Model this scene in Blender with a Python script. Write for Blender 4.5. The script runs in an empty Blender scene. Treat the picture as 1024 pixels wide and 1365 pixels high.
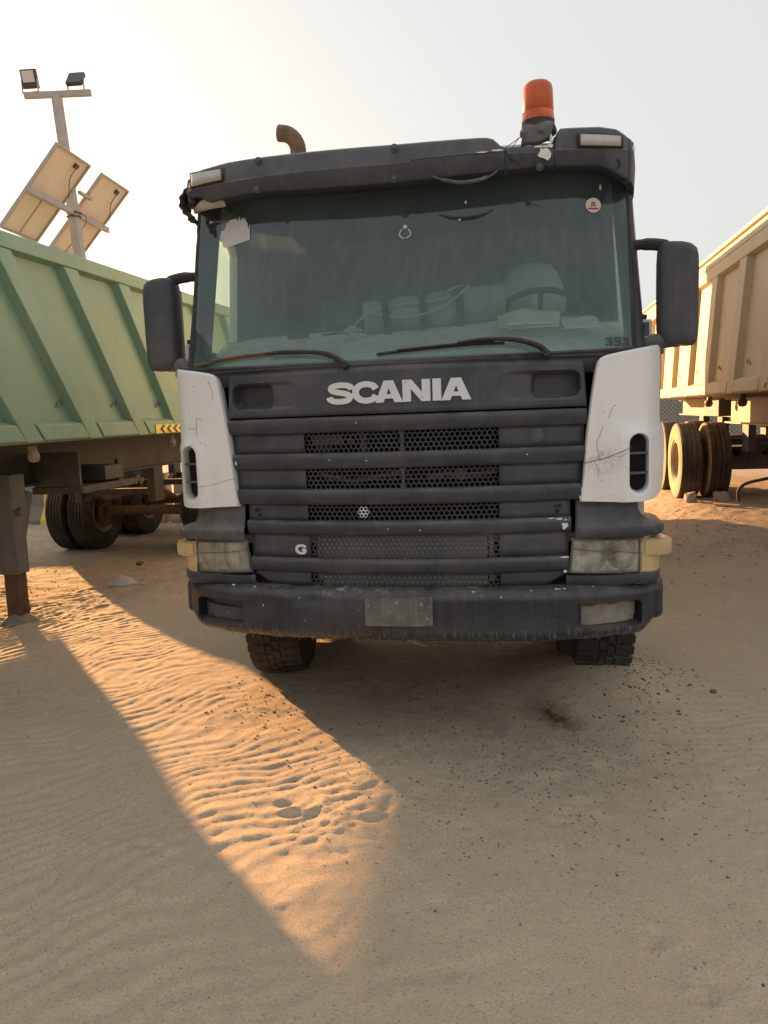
import bpy, bmesh, math, random
import numpy as np
from mathutils import Vector, Matrix
from mathutils.geometry import tessellate_polygon

random.seed(7)
R_ = math.radians
SC = bpy.context.scene
COL = SC.collection

# ------------------------------------------------------------------ camera
YAW, PITCH, ROLL = R_(-10.57), R_(-7.27), R_(-2.06)
cam_d = bpy.data.cameras.new('camera')
cam = bpy.data.objects.new('camera', cam_d)
COL.objects.link(cam)
fw = Vector((math.sin(YAW) * math.cos(PITCH), math.cos(YAW) * math.cos(PITCH), math.sin(PITCH)))
rt = Vector((math.cos(YAW), -math.sin(YAW), 0))
up = rt.cross(fw)
rt2 = rt * math.cos(ROLL) + up * math.sin(ROLL)
up2 = up * math.cos(ROLL) - rt * math.sin(ROLL)
mw = Matrix((rt2, up2, -fw)).transposed().to_4x4()
mw.translation = Vector((0.614, -3.70, 1.70))
cam.matrix_world = mw
cam_d.sensor_fit = 'HORIZONTAL'
cam_d.sensor_width = 36
cam_d.lens = 36 * 1029 / 1024
cam_d.clip_end = 2000
SC.camera = cam

# ------------------------------------------------------------------ light
SUN_AZ, SUN_EL = R_(43), R_(9.0)          # azimuth: degrees left of +Y
world = bpy.data.worlds.new('World')
SC.world = world
world.use_nodes = True
wn = world.node_tree
bg = wn.nodes['Background']
sky = wn.nodes.new('ShaderNodeTexSky')
sky.sky_type = 'NISHITA'
sky.sun_disc = False
sky.sun_elevation = SUN_EL
sky.sun_rotation = -SUN_AZ
sky.air_density = 1.0
sky.dust_density = 6.0
sky.ozone_density = 1.0
sky.altitude = 0
hz = wn.nodes.new('ShaderNodeMix')        # dust-laden air: an even pale veil over the whole sky
hz.data_type = 'RGBA'
hz.inputs[0].default_value = 0.93
hz.inputs[7].default_value = (1.145, 1.165, 1.14, 1)
wn.links.new(sky.outputs[0], hz.inputs[6])
wn.links.new(hz.outputs[2], bg.inputs[0])
bg.inputs[1].default_value = 0.15
sun_d = bpy.data.lights.new('sun', 'SUN')
sun_d.energy = 4.6
sun_d.angle = R_(0.7)
sun_d.color = (1.0, 0.53, 0.21)
sun = bpy.data.objects.new('sun', sun_d)
COL.objects.link(sun)
to_sun = Vector((-math.sin(SUN_AZ) * math.cos(SUN_EL), math.cos(SUN_AZ) * math.cos(SUN_EL), math.sin(SUN_EL)))
sun.rotation_euler = to_sun.to_track_quat('Z', 'Y').to_euler()
sun.location = (-20, 20, 12)
vs = SC.view_settings
vs.view_transform = 'Standard'
vs.look = 'None'
vs.gamma = 1
vs.exposure = 2.1
vs.use_curve_mapping = False
SC.cycles.max_bounces = 8
SC.cycles.transparent_max_bounces = 12


# ------------------------------------------------------------------ helpers
def sstep(t):
    t = np.clip(t, 0, 1)
    return t * t * (3 - 2 * t)


def vnoise(x, y, seed=0):
    """value noise on numpy arrays"""
    xi, yi = np.floor(x).astype(np.int64), np.floor(y).astype(np.int64)
    xf, yf = x - xi, y - yi
    xf, yf = xf * xf * (3 - 2 * xf), yf * yf * (3 - 2 * yf)

    def h(a, b):
        n = (a * 374761393 + b * 668265263 + seed * 974634777) & 0x7fffffff
        n = ((n ^ (n >> 13)) * 1274126177) & 0x7fffffff
        return ((n ^ (n >> 16)) & 0xffff) / 65535.0
    return (h(xi, yi) * (1 - xf) + h(xi + 1, yi) * xf) * (1 - yf) + (h(xi, yi + 1) * (1 - xf) + h(xi + 1, yi + 1) * xf) * yf


def fbm(x, y, seed=0, oct=4):
    a, s, t = .5, 0, 0
    for o in range(oct):
        s = s + a * vnoise(x * 2 ** o, y * 2 ** o, seed + o * 17)
        t += a
        a *= .5
    return s / t


class MB:
    """collects geometry for ONE mesh object"""

    def __init__(s):
        s.v, s.f, s.m = [], [], []

    def add(s, vs_, fs, mi=0):
        b = len(s.v)
        s.v += [tuple(p) for p in vs_]
        s.f += [tuple(i + b for i in f) for f in fs]
        s.m += [mi] * len(fs)
        return s

    def box(s, x0, x1, y0, y1, z0, z1, mi=0, M=None):
        p = [Vector((x, y, z)) for z in (z0, z1) for y in (y0, y1) for x in (x0, x1)]
        if M:
            p = [M @ q for q in p]
        return s.add(p, [(0, 2, 3, 1), (4, 5, 7, 6), (0, 1, 5, 4), (2, 6, 7, 3), (0, 4, 6, 2), (1, 3, 7, 5)], mi)

    def beam(s, a, b, w, h, mi=0, roll=None):
        a, b = Vector(a), Vector(b)
        d = (b - a).normalized()
        u = (Vector(roll) if roll else (Vector((0, 0, 1)) if abs(d.z) < .9 else Vector((0, 1, 0))))
        sd = d.cross(u).normalized()
        u = sd.cross(d).normalized()
        p = [q + sd * (w / 2 * i) + u * (h / 2 * j) for q in (a, b) for i, j in ((-1, -1), (1, -1), (1, 1), (-1, 1))]
        return s.add(p, [(3, 2, 1, 0), (4, 5, 6, 7), (0, 1, 5, 4), (1, 2, 6, 5), (2, 3, 7, 6), (3, 0, 4, 7)], mi)

    def tube(s, pts, r, seg=8, mi=0, cap=True):
        pts = [Vector(p) for p in pts]
        n = len(pts)
        rr = r if isinstance(r, (list, tuple)) else [r] * n
        vs_, fs = [], []
        pu = None
        for i, p in enumerate(pts):
            d = (pts[min(i + 1, n - 1)] - pts[max(i - 1, 0)]).normalized()
            if pu is None:
                pu = d.orthogonal().normalized()
            u = (pu - d * pu.dot(d)).normalized()
            pu = u
            w = d.cross(u)
            for k in range(seg):
                a = 2 * math.pi * k / seg
                vs_.append(p + (u * math.cos(a) + w * math.sin(a)) * rr[i])
        for i in range(n - 1):
            for k in range(seg):
                k2 = (k + 1) % seg
                fs.append((i * seg + k, i * seg + k2, (i + 1) * seg + k2, (i + 1) * seg + k))
        if cap:
            fs.append(tuple(range(seg - 1, -1, -1)))
            fs.append(tuple((n - 1) * seg + k for k in range(seg)))
        return s.add(vs_, fs, mi)

    def grid(s, rows, mi=0, skip=None, flip=False, closed=False):
        n, m = len(rows), len(rows[0])
        fs = []
        for i in range(n - 1):
            for j in range(m if closed else m - 1):
                if skip and skip(i, j):
                    continue
                j2 = (j + 1) % m
                q = (i * m + j, i * m + j2, (i + 1) * m + j2, (i + 1) * m + j)
                fs.append(q[::-1] if flip else q)
        return s.add([p for r in rows for p in r], fs, mi)

    def lathe(s, prof, axis='Z', c=(0, 0, 0), seg=32, mi=0):
        """prof: (radius, height along the axis)"""
        rows = []
        for r, h in prof:
            row = []
            for k in range(seg):
                a = 2 * math.pi * k / seg
                u, w = r * math.cos(a), r * math.sin(a)
                p = {'Z': (u, w, h), 'X': (h, u, w), 'Y': (w, h, u)}[axis]
                row.append((p[0] + c[0], p[1] + c[1], p[2] + c[2]))
            rows.append(row)
        return s.grid(rows, mi, closed=True)

    def prism(s, poly, mapf, d0, d1, mi=0, holes=()):
        """poly in 2D, mapf(u, v, depth) -> xyz"""
        loops = [poly] + list(holes)
        flat = [p for l in loops for p in l]
        tri = tessellate_polygon([[Vector((p[0], p[1], 0)) for p in l] for l in loops])
        n = len(flat)
        fs = [tuple(t) for t in tri] + [tuple(i + n for i in t[::-1]) for t in tri]
        b = 0
        for l in loops:
            k = len(l)
            for i in range(k):
                j = (i + 1) % k
                fs.append((b + i, b + j, n + b + j, n + b + i))
            b += k
        return s.add([mapf(p[0], p[1], d0) for p in flat] + [mapf(p[0], p[1], d1) for p in flat], fs, mi)

    def mesh(s, name, mats, smooth=35):
        me = bpy.data.meshes.new(name)
        me.from_pydata(s.v, [], s.f)
        for m in (mats if isinstance(mats, (list, tuple)) else [mats]):
            me.materials.append(m)
        if len(set(s.m)) > 1 or (s.m and s.m[0]):
            me.polygons.foreach_set('material_index', s.m)
        bm = bmesh.new()
        bm.from_mesh(me)
        bmesh.ops.recalc_face_normals(bm, faces=bm.faces)
        bm.to_mesh(me)
        bm.free()
        if smooth:
            me.shade_smooth()
            me.set_sharp_from_angle(angle=R_(smooth))
        me.update()
        return me

    def build(s, name, mats, parent=None, smooth=35, bev=0, solid=0, loc=None):
        return put(name, s.mesh(name, mats, smooth), parent, bev, solid, loc)


def put(name, me, parent=None, bev=0, solid=0, loc=None, rz=0):
    o = bpy.data.objects.new(name, me)
    COL.objects.link(o)
    o.parent = parent
    if loc:
        o.location = loc
    if rz:
        o.rotation_euler.z = rz
    if solid:
        md = o.modifiers.new('solid', 'SOLIDIFY')
        md.thickness = abs(solid)
        md.offset = -1 if solid > 0 else 1
    if bev:
        md = o.modifiers.new('bevel', 'BEVEL')
        md.width = bev
        md.segments = 2
        md.limit_method = 'ANGLE'
        md.angle_limit = R_(40)
    return o


def tag(o, label=None, cat=None, group=None, kind=None):
    for k, v in (('label', label), ('category', cat), ('group', group), ('kind', kind)):
        if v:
            o[k] = v
    return o


def thing(name, label, cat, loc=(0, 0, 0), rz=0, group=None):
    o = bpy.data.objects.new(name, None)
    o.empty_display_size = .3
    COL.objects.link(o)
    o.location = loc
    o.rotation_euler.z = rz
    return tag(o, label, cat, group)


# ------------------------------------------------------------------ materials
class NT:
    def __init__(s, name):
        s.m = bpy.data.materials.new(name)
        s.m.use_nodes = True
        s.t = s.m.node_tree
        s.b = s.t.nodes['Principled BSDF']
        s.out = s.t.nodes['Material Output']
        s.co = s.t.nodes.new('ShaderNodeTexCoord')

    def n(s, typ, **kw):
        nd = s.t.nodes.new(typ)
        for k, v in kw.items():
            if k.startswith('i_'):
                nd.inputs[k[2:]].default_value = v
            else:
                setattr(nd, k, v)
        return nd

    def l(s, a, b):
        s.t.links.new(a, b)

    def map(s, scale=(1, 1, 1), rot=(0, 0, 0)):
        mp = s.n('ShaderNodeMapping')
        mp.inputs['Scale'].default_value = scale
        mp.inputs['Rotation'].default_value = rot
        s.l(s.co.outputs['Object'], mp.inputs['Vector'])
        return mp.outputs[0]

    def noise(s, scale, detail=6, rough=.6, vec=None, lo=0., hi=1.):
        nz = s.n('ShaderNodeTexNoise')
        nz.inputs['Scale'].default_value = scale
        nz.inputs['Detail'].default_value = detail
        nz.inputs['Roughness'].default_value = rough
        s.l(vec if vec else s.co.outputs['Object'], nz.inputs['Vector'])
        if (lo, hi) == (0., 1.):
            return nz.outputs[0]
        mr = s.n('ShaderNodeMapRange')
        mr.inputs['From Min'].default_value = lo
        mr.inputs['From Max'].default_value = hi
        s.l(nz.outputs[0], mr.inputs['Value'])
        return mr.outputs[0]

    def mix(s, fac, a, b):
        mx = s.n('ShaderNodeMix', data_type='RGBA')
        for v, k in ((fac, 0), (a, 6), (b, 7)):
            if hasattr(v, 'links'):
                s.l(v, mx.inputs[k])
            else:
                mx.inputs[k].default_value = v if k == 0 else (*v, 1)
        return mx.outputs[2]

    def math(s, op, a, b=0.):
        mt = s.n('ShaderNodeMath', operation=op)
        for v, k in ((a, 0), (b, 1)):
            if hasattr(v, 'links'):
                s.l(v, mt.inputs[k])
            else:
                mt.inputs[k].default_value = v
        mt.use_clamp = op in ('MULTIPLY', 'ADD')
        return mt.outputs[0]

    def upface(s, lo=.3, hi=.95):
        g = s.n('ShaderNodeNewGeometry')
        sx = s.n('ShaderNodeSeparateXYZ')
        s.l(g.outputs['Normal'], sx.inputs[0])
        mr = s.n('ShaderNodeMapRange')
        mr.inputs['From Min'].default_value = lo
        mr.inputs['From Max'].default_value = hi
        s.l(sx.outputs[2], mr.inputs['Value'])
        return mr.outputs[0]

    def col(s, c):
        if hasattr(c, 'links'):
            s.l(c, s.b.inputs['Base Color'])
        else:
            s.b.inputs['Base Color'].default_value = (*c, 1)

    def rough(s, r):
        if hasattr(r, 'links'):
            s.l(r, s.b.inputs['Roughness'])
        else:
            s.b.inputs['Roughness'].default_value = r

    def bump(s, h, strength=.3, dist=.01):
        bp = s.n('ShaderNodeBump')
        bp.inputs['Strength'].default_value = strength
        bp.inputs['Distance'].default_value = dist
        s.l(h, bp.inputs['Height'])
        s.l(bp.outputs[0], s.b.inputs['Normal'])


DUST = (.33, .27, .20)


def worn(name, base, alt, rough=.6, scale=6., dust=.5, streak=.3, specks=0., speck_col=(.6, .6, .6), bump=.08, metallic=0., spec=.5):
    t = NT(name)
    c = t.mix(t.noise(scale, 8, .65, None, .35, .68), base, alt)
    if streak:
        st = t.noise(1.0, 5, .6, t.map((55, 55, 1.6)), .5, .8)
        c = t.mix(t.math('MULTIPLY', st, streak), c, tuple(.5 * a + .5 * b for a, b in zip(alt, DUST)))
    if dust:
        d = t.math('MULTIPLY', t.upface(.15, .9), t.math('MULTIPLY', t.noise(11, 6, .7, None, .3, .62), dust))
        c = t.mix(d, c, DUST)
        d2 = t.math('MULTIPLY', t.noise(2.3, 8, .72, None, .47, .75), dust * .45)
        c = t.mix(d2, c, DUST)
    if specks:
        sp = t.math('GREATER_THAN', t.noise(46, 2, .5), .74 - .08 * specks)
        c = t.mix(t.math('MULTIPLY', sp, .6), c, speck_col)
    t.col(c)
    t.rough(t.noise(14, 4, .6, None, -1.2 + rough, 1.4 + rough) if False else rough)
    t.b.inputs['Metallic'].default_value = metallic
    t.b.inputs['Specular IOR Level'].default_value = spec
    if bump:
        t.bump(t.noise(70, 4, .6), bump, .004)
    return t.m


M = {}
M['plastic'] = worn('faded_black_plastic', (.032, .039, .053), (.058, .067, .085), .5, 5, .36, .16, 0, (.5, .5, .5), .12)
def mat_bumper():
    m = worn('scuffed_bumper_plastic', (.014, .017, .023), (.034, .040, .051), .45, 4, .3, .15, .05, (.35, .34, .32), .2)
    t = NT.__new__(NT)
    t.m, t.t = m, m.node_tree
    t.b = t.t.nodes['Principled BSDF']
    t.co = next(n for n in t.t.nodes if n.type == 'TEX_COORD')
    old = t.b.inputs['Base Color'].links[0].from_socket
    sx = t.n('ShaderNodeSeparateXYZ')
    t.l(t.co.outputs['Object'], sx.inputs[0])
    lo = t.n('ShaderNodeMapRange')
    lo.inputs['From Min'].default_value = .655
    lo.inputs['From Max'].default_value = .575
    t.l(sx.outputs[2], lo.inputs['Value'])
    hi = t.n('ShaderNodeMapRange')
    hi.inputs['From Min'].default_value = .80
    hi.inputs['From Max'].default_value = .835
    t.l(sx.outputs[2], hi.inputs['Value'])
    fine = t.noise(1, 4, .6, t.map((170, 30, 9)), .52, .62)
    c = t.mix(t.math('MULTIPLY', t.math('MULTIPLY', lo.outputs[0], fine), .75), old, (.26, .245, .22))
    pat = t.math('MULTIPLY', t.noise(26, 5, .7, None, .54, .60), t.noise(2.2, 2, .5, None, .45, .6))
    c = t.mix(t.math('MULTIPLY', t.math('MULTIPLY', hi.outputs[0], pat), .8), c, (.33, .32, .31))
    t.col(c)
    return m


M['bumper_old'] = worn('scuffed_bumper_plastic', (.014, .017, .023), (.034, .040, .051), .45, 4, .3, .15, .05, (.35, .34, .32), .2)
M['greyplastic'] = worn('chalky_grey_plastic', (.055, .062, .070), (.115, .122, .128), .7, 7, .55, .3, .1, (.4, .4, .4), .15)
M['bumper'] = mat_bumper()
M['black'] = worn('black_rubber', (.012, .012, .013), (.03, .029, .028), .7, 8, .3, 0, 0, bump=.1)
M['dark'] = worn('dark_interior', (.012, .012, .012), (.03, .028, .025), .9, 6, 0, 0, 0, bump=0)
M['tyre'] = worn('tyre_rubber', (.014, .013, .012), (.045, .038, .03), .85, 5, .35, 0, .2, (.2, .17, .13), .3)
M['dustytyre'] = worn('dusty_tyre_rubber', (.022, .02, .018), (.07, .056, .042), .9, 3, .5, 0, .2, (.3, .24, .18), .3)
M['sidewall'] = worn('dusty_sidewall', (.26, .2, .13), (.40, .31, .21), .95, 5, .3, 0, .2, (.1, .08, .06), .3)
M['steel'] = worn('dark_steel', (.045, .047, .052), (.085, .083, .082), .6, 5, .3, .3, .2, (.2, .12, .07), .2, .2)
M['legsteel'] = worn('grey_leg_paint', (.075, .085, .10), (.115, .122, .135), .6, 6, .1, .3, .15, (.2, .12, .07), .2)
M['darkrust'] = worn('dark_rusty_steel', (.05, .03, .022), (.10, .065, .045), .8, 8, .2, .3, .3, (.05, .04, .03), .3)
M['rust'] = worn('rusty_steel', (.10, .055, .035), (.2, .13, .08), .8, 8, .4, .3, .5, (.05, .04, .03), .3)
M['rim'] = worn('dusty_rim', (.2, .16, .12), (.34, .27, .2), .7, 6, .6, .2, .3, (.1, .06, .04), .2)
M['green'] = worn('sage_green_paint', (.175, .325, .24), (.205, .365, .27), .5, 1.4, .45, .5, .3, (.13, .09, .05), .1)
def add_wear(m, col, amt):
    t = NT.__new__(NT)
    t.m, t.t = m, m.node_tree
    t.b = t.t.nodes['Principled BSDF']
    t.co = next(n for n in t.t.nodes if n.type == 'TEX_COORD')
    old = t.b.inputs['Base Color'].links[0].from_socket
    f = t.math('MULTIPLY', t.noise(1, 5, .65, t.map((9, 9, .9)), .60, .72), t.noise(1.3, 3, .5, None, .42, .6))
    c = t.mix(t.math('MULTIPLY', f, amt), old, col)
    pt_ = t.math('MULTIPLY', t.noise(6, 7, .75, None, .64, .68), amt)
    c = t.mix(pt_, c, tuple(.6 * q for q in col))
    t.col(c)
    bp = next(n for n in t.t.nodes if n.type == 'BUMP')
    b2 = t.n('ShaderNodeBump')
    b2.inputs['Strength'].default_value = .5
    b2.inputs['Distance'].default_value = .05
    t.l(t.noise(1.6, 2, .5), b2.inputs['Height'])
    t.l(b2.outputs[0], bp.inputs['Normal'])


add_wear(M['green'], (.24, .20, .13), .55)
M['tan'] = worn('sand_tan_paint', (.50, .395, .235), (.57, .45, .285), .55, 1.6, .4, .4, .4, (.2, .1, .05), .12)
add_wear(M['tan'], (.22, .15, .09), .6)
M['tanframe'] = worn('tan_frame_paint', (.33, .23, .12), (.4, .29, .16), .6, 3, .4, .3, .5, (.15, .08, .05), .12)
M['galv'] = worn('galvanised_steel', (.34, .32, .30), (.42, .40, .37), .5, 5, .1, .3, .2, (.2, .18, .15), .05, .3)
M['concrete'] = worn('weathered_concrete', (.25, .23, .21), (.36, .33, .3), .9, 3, .3, .4, .3, (.15, .13, .12), .3)
M['concretedark'] = worn('grey_painted_concrete', (.12, .115, .11), (.18, .17, .16), .9, 3, .3, .4, .3, (.15, .13, .12), .3)
M['yellowpaint'] = worn('yellow_paint', (.6, .38, .04), (.7, .48, .08), .7, 4, .3, .3, .4, (.3, .25, .2), .1)
M['blackpaint'] = worn('black_paint', (.03, .03, .03), (.07, .065, .06), .7, 4, .3, .3, .4, (.3, .25, .2), .1)
M['stone'] = worn('grey_stone', (.16, .14, .12), (.3, .26, .22), .9, 20, .2, 0, .2, (.1, .1, .1), .5)
M['wood'] = worn('raw_timber', (.5, .34, .17), (.62, .45, .25), .8, 12, .2, .3, .2, (.2, .12, .06), .2)
M['rag'] = worn('dusty_cloth', (.44, .42, .42), (.56, .53, .51), .95, 18, .3, 0, 0, bump=.4)
M['dash'] = worn('dusty_dashboard', (.62, .68, .62), (.72, .75, .68), .85, 5, .6, 0, 0, bump=.1)
M['cabin'] = worn('cabin_lining', (.15, .18, .19), (.19, .22, .23), .9, 3, .2, 0, 0, bump=.05)
M['paper'] = worn('dusty_paper', (.55, .62, .42), (.68, .72, .55), .9, 6, .1, 0, 0, bump=.1)
M['paperw'] = worn('white_paper', (.6, .64, .58), (.7, .73, .68), .9, 6, .1, 0, 0, bump=.1)
M['mat'] = worn('rolled_mat', (.17, .2, .19), (.26, .29, .27), .9, 9, .4, 0, 0, bump=.2)
M['rope'] = worn('yellow_rope', (.32, .32, .22), (.38, .37, .27), .9, 30, 0, 0, 0, bump=.3)
M['bag'] = worn('pale_plastic_bag', (.30, .32, .30), (.38, .40, .37), .7, 7, .1, 0, 0, bump=.2)
M['brass'] = worn('engine_metal', (.25, .21, .15), (.4, .36, .3), .6, 20, .3, 0, .5, (.1, .08, .06), .2, .2)
M['plate'] = worn('scuffed_blank_plate', (.07, .073, .078), (.16, .16, .155), .6, 9, .2, .8, .6, (.4, .4, .38), .15)
M['amber'] = worn('faded_amber_lens', (.55, .38, .17), (.66, .52, .30), .35, 5, .3, .2, .2, (.3, .2, .1), .05)
M['recess'] = worn('sand_filled_recess', (.20, .185, .16), (.33, .30, .25), .8, 14, .3, .2, 0, bump=.2)
M['lampface'] = worn('clouded_marker_lens', (.42, .43, .43), (.55, .56, .55), .4, 12, .1, .5, .2, (.2, .2, .2), .1)
M['panelback'] = worn('solar_backsheet', (.56, .54, .50), (.62, .60, .55), .6, 3, .1, .2, 0, bump=.02)
M['cell'] = worn('solar_cells', (.01, .015, .04), (.015, .02, .05), .15, 8, .1, 0, 0, bump=0)
M['flood'] = worn('floodlight_housing', (.03, .033, .04), (.05, .052, .06), .45, 6, .2, 0, 0, bump=.05)
M['floodglass'] = worn('floodlight_glass', (.5, .53, .55), (.6, .62, .64), .2, 6, .1, 0, 0, bump=0)
M['chevy'] = worn('yellow_reflector', (.72, .6, .02), (.78, .66, .05), .4, 9, .1, .2, 0, bump=0)
M['sticker'] = worn('torn_paper_sticker', (.48, .47, .47), (.58, .57, .57), .8, 12, 0, .2, .3, (.2, .2, .2), .05)
M['pink'] = worn('pink_sticker', (.68, .52, .5), (.75, .6, .57), .7, 12, 0, .1, 0, bump=0)
M['red'] = worn('dark_red_print', (.25, .04, .04), (.3, .05, .05), .7, 12, 0, 0, 0, bump=0)
M['letters'] = worn('chipped_white_letters', (.74, .76, .78), (.66, .68, .69), .5, 10, .12, .25, .35, (.08, .085, .09), .05)
M['keep'] = worn('faded_letter_print', (.05, .07, .06), (.08, .1, .085), .8, 12, 0, 0, 0, bump=0)
M['chip'] = worn('chipped_white_paint', (.72, .73, .72), (.62, .62, .6), .6, 20, .2, 0, .3, (.1, .1, .1), .1)
M['fence'] = worn('pale_fence_wire', (.45, .42, .38), (.5, .47, .42), .7, 6, .1, 0, 0, bump=0)


def mat_white():
    t = NT('white_cab_paint')
    c = t.mix(t.noise(3, 6, .6, None, .4, .7), (.80, .81, .82), (.84, .845, .85))
    c = t.mix(t.math('MULTIPLY', t.noise(1, 5, .6, t.map((40, 40, 2)), .52, .8), .16), c, (.5, .47, .42))
    # grime towards the lower edge of the panel
    sx = t.n('ShaderNodeSeparateXYZ')
    t.l(t.co.outputs['Object'], sx.inputs[0])
    mr = t.n('ShaderNodeMapRange')
    mr.inputs['From Min'].default_value = 1.5
    mr.inputs['From Max'].default_value = 1.2
    t.l(sx.outputs[2], mr.inputs['Value'])
    g = t.math('MULTIPLY', mr.outputs[0], t.noise(9, 7, .7, None, .42, .72))
    c = t.mix(t.math('MULTIPLY', g, .45), c, (.45, .38, .28))
    c = t.mix(t.math('MULTIPLY', t.math('GREATER_THAN', t.noise(75, 2, .5), .72), .5), c, (.2, .18, .16))
    vm = t.n('ShaderNodeVectorMath', operation='DISTANCE')
    vm.inputs[1].default_value = (.97, .12, 1.445)
    sc_ = t.n('ShaderNodeMapping')
    sc_.inputs['Scale'].default_value = (1, .2, 1.5)
    t.l(t.co.outputs['Object'], sc_.inputs['Vector'])
    vm.inputs[1].default_value = (.97, .024, 1.445 * 1.5)
    t.l(sc_.outputs[0], vm.inputs[0])
    rr_ = t.n('ShaderNodeMapRange')
    rr_.inputs['From Min'].default_value = .13
    rr_.inputs['From Max'].default_value = .02
    t.l(vm.outputs['Value'], rr_.inputs['Value'])
    c = t.mix(t.math('MULTIPLY', t.math('MULTIPLY', rr_.outputs[0], t.noise(40, 6, .75, None, .42, .62)), .7), c, (.28, .19, .11))
    t.col(c)
    t.rough(.38)
    t.bump(t.noise(9, 4, .5), .04, .01)
    return t.m


M['white'] = mat_white()


def mat_glass(name, tint, dust, dustcol, refl=1.0, streaks=True):
    t = NT(name)
    t.t.nodes.remove(t.b)
    tr = t.n('ShaderNodeBsdfTransparent')
    tr.inputs[0].default_value = (*tint, 1)
    df = t.n('ShaderNodeBsdfDiffuse')
    df.inputs[0].default_value = (*dustcol, 1)
    tl = t.n('ShaderNodeBsdfTranslucent')
    tl.inputs[0].default_value = (*dustcol, 1)
    ds = t.n('ShaderNodeMixShader')
    ds.inputs[0].default_value = .35
    t.l(df.outputs[0], ds.inputs[1])
    t.l(tl.outputs[0], ds.inputs[2])
    m1 = t.n('ShaderNodeMixShader')
    f = t.noise(1.7, 6, .65, None, .2, .8)
    if streaks:
        st = t.noise(1, 6, .7, t.map((34, 34, .9)), .44, .70)
        f = t.math('ADD', t.math('MULTIPLY', f, .6), t.math('MULTIPLY', st, .55))
    f = t.math('ADD', t.math('MULTIPLY', f, dust), dust * .45)
    if streaks:      # grime along the pane's lower edge, added to brighten the dash band behind
        sx = t.n('ShaderNodeSeparateXYZ')
        t.l(t.co.outputs['Object'], sx.inputs[0])
        mr = t.n('ShaderNodeMapRange')
        mr.inputs['From Min'].default_value = 2.16
        mr.inputs['From Max'].default_value = 1.95
        t.l(t.math('ADD', sx.outputs[2], t.math('MULTIPLY', t.noise(4, 5, .6), .12)) if False else sx.outputs[2], mr.inputs['Value'])
        f = t.math('ADD', f, t.math('MULTIPLY', t.math('MULTIPLY', mr.outputs[0], t.noise(5, 6, .65, None, .2, .6)), dust * 1.1))
    t.l(f, m1.inputs[0])
    t.l(tr.outputs[0], m1.inputs[1])
    t.l(ds.outputs[0], m1.inputs[2])
    gl = t.n('ShaderNodeBsdfGlossy')
    gl.inputs['Roughness'].default_value = .04
    gl.inputs[0].default_value = (.93, 1, .98, 1)
    fr = t.n('ShaderNodeFresnel')
    fr.inputs[0].default_value = 1.5
    m2 = t.n('ShaderNodeMixShader')
    t.l(t.math('MULTIPLY', fr.outputs[0], refl), m2.inputs[0])
    t.l(m1.outputs[0], m2.inputs[1])
    t.l(gl.outputs[0], m2.inputs[2])
    t.l(m2.outputs[0], t.out.inputs[0])
    return t.m


M['glass'] = mat_glass('dusty_green_windscreen', (.78, .95, .89), .21, (.30, .43, .47), 1.35)
M['sideglass'] = mat_glass('dusty_side_glass', (1.0, 1.0, .82), .16, (.9, .95, .6), .3)


def mat_lens():
    t = NT('clouded_headlight_lens')
    c = t.mix(t.noise(7, 6, .7, None, .35, .68), (.42, .41, .36), (.60, .58, .50))
    t.col(c)
    t.rough(.22)
    tr = t.n('ShaderNodeBsdfTransparent')
    tr.inputs[0].default_value = (.86, .84, .76, 1)
    mx = t.n('ShaderNodeMixShader')
    f = t.math('ADD', t.math('MULTIPLY', t.noise(5, 7, .7, None, .36, .66), .55), t.math('MULTIPLY', t.noise(1, 5, .6, t.map((22, 22, 4)), .45, .8), .35))
    t.l(t.math('ADD', f, .10), mx.inputs[0])
    t.l(tr.outputs[0], mx.inputs[1])
    t.l(t.b.outputs[0], mx.inputs[2])
    t.l(mx.outputs[0], t.out.inputs[0])
    t.bump(t.noise(60, 3, .5), .05, .003)
    return t.m


M['reflector'] = worn('tarnished_reflector', (.55, .54, .50), (.4, .38, .34), .25, 8, .3, .2, 0, bump=.05, metallic=.85)
M['lens'] = mat_lens()


def mat_orange():
    t = NT('orange_beacon_lens')
    t.col(t.mix(t.noise(1, 3, .5, t.map((90, 90, 2)), .4, .7), (.85, .16, .02), (.70, .11, .015)))
    t.rough(.3)
    t.b.inputs['Transmission Weight'].default_value = .45
    t.b.inputs['Subsurface Weight'].default_value = .0
    return t.m


M['orange'] = mat_orange()


def mat_radiator():
    t = NT('dusty_radiator_core')
    w = t.n('ShaderNodeTexWave', wave_type='BANDS', bands_direction='Z')
    w.inputs['Scale'].default_value = 26
    t.l(t.co.outputs['Object'], w.inputs['Vector'])
    c = t.mix(w.outputs['Fac'], (.30, .29, .26), (.62, .60, .55))
    c = t.mix(t.noise(9, 5, .6, None, .4, .7), c, (.48, .45, .39))
    t.col(c)
    t.rough(.8)
    return t.m


M['radiator'] = mat_radiator()


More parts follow.
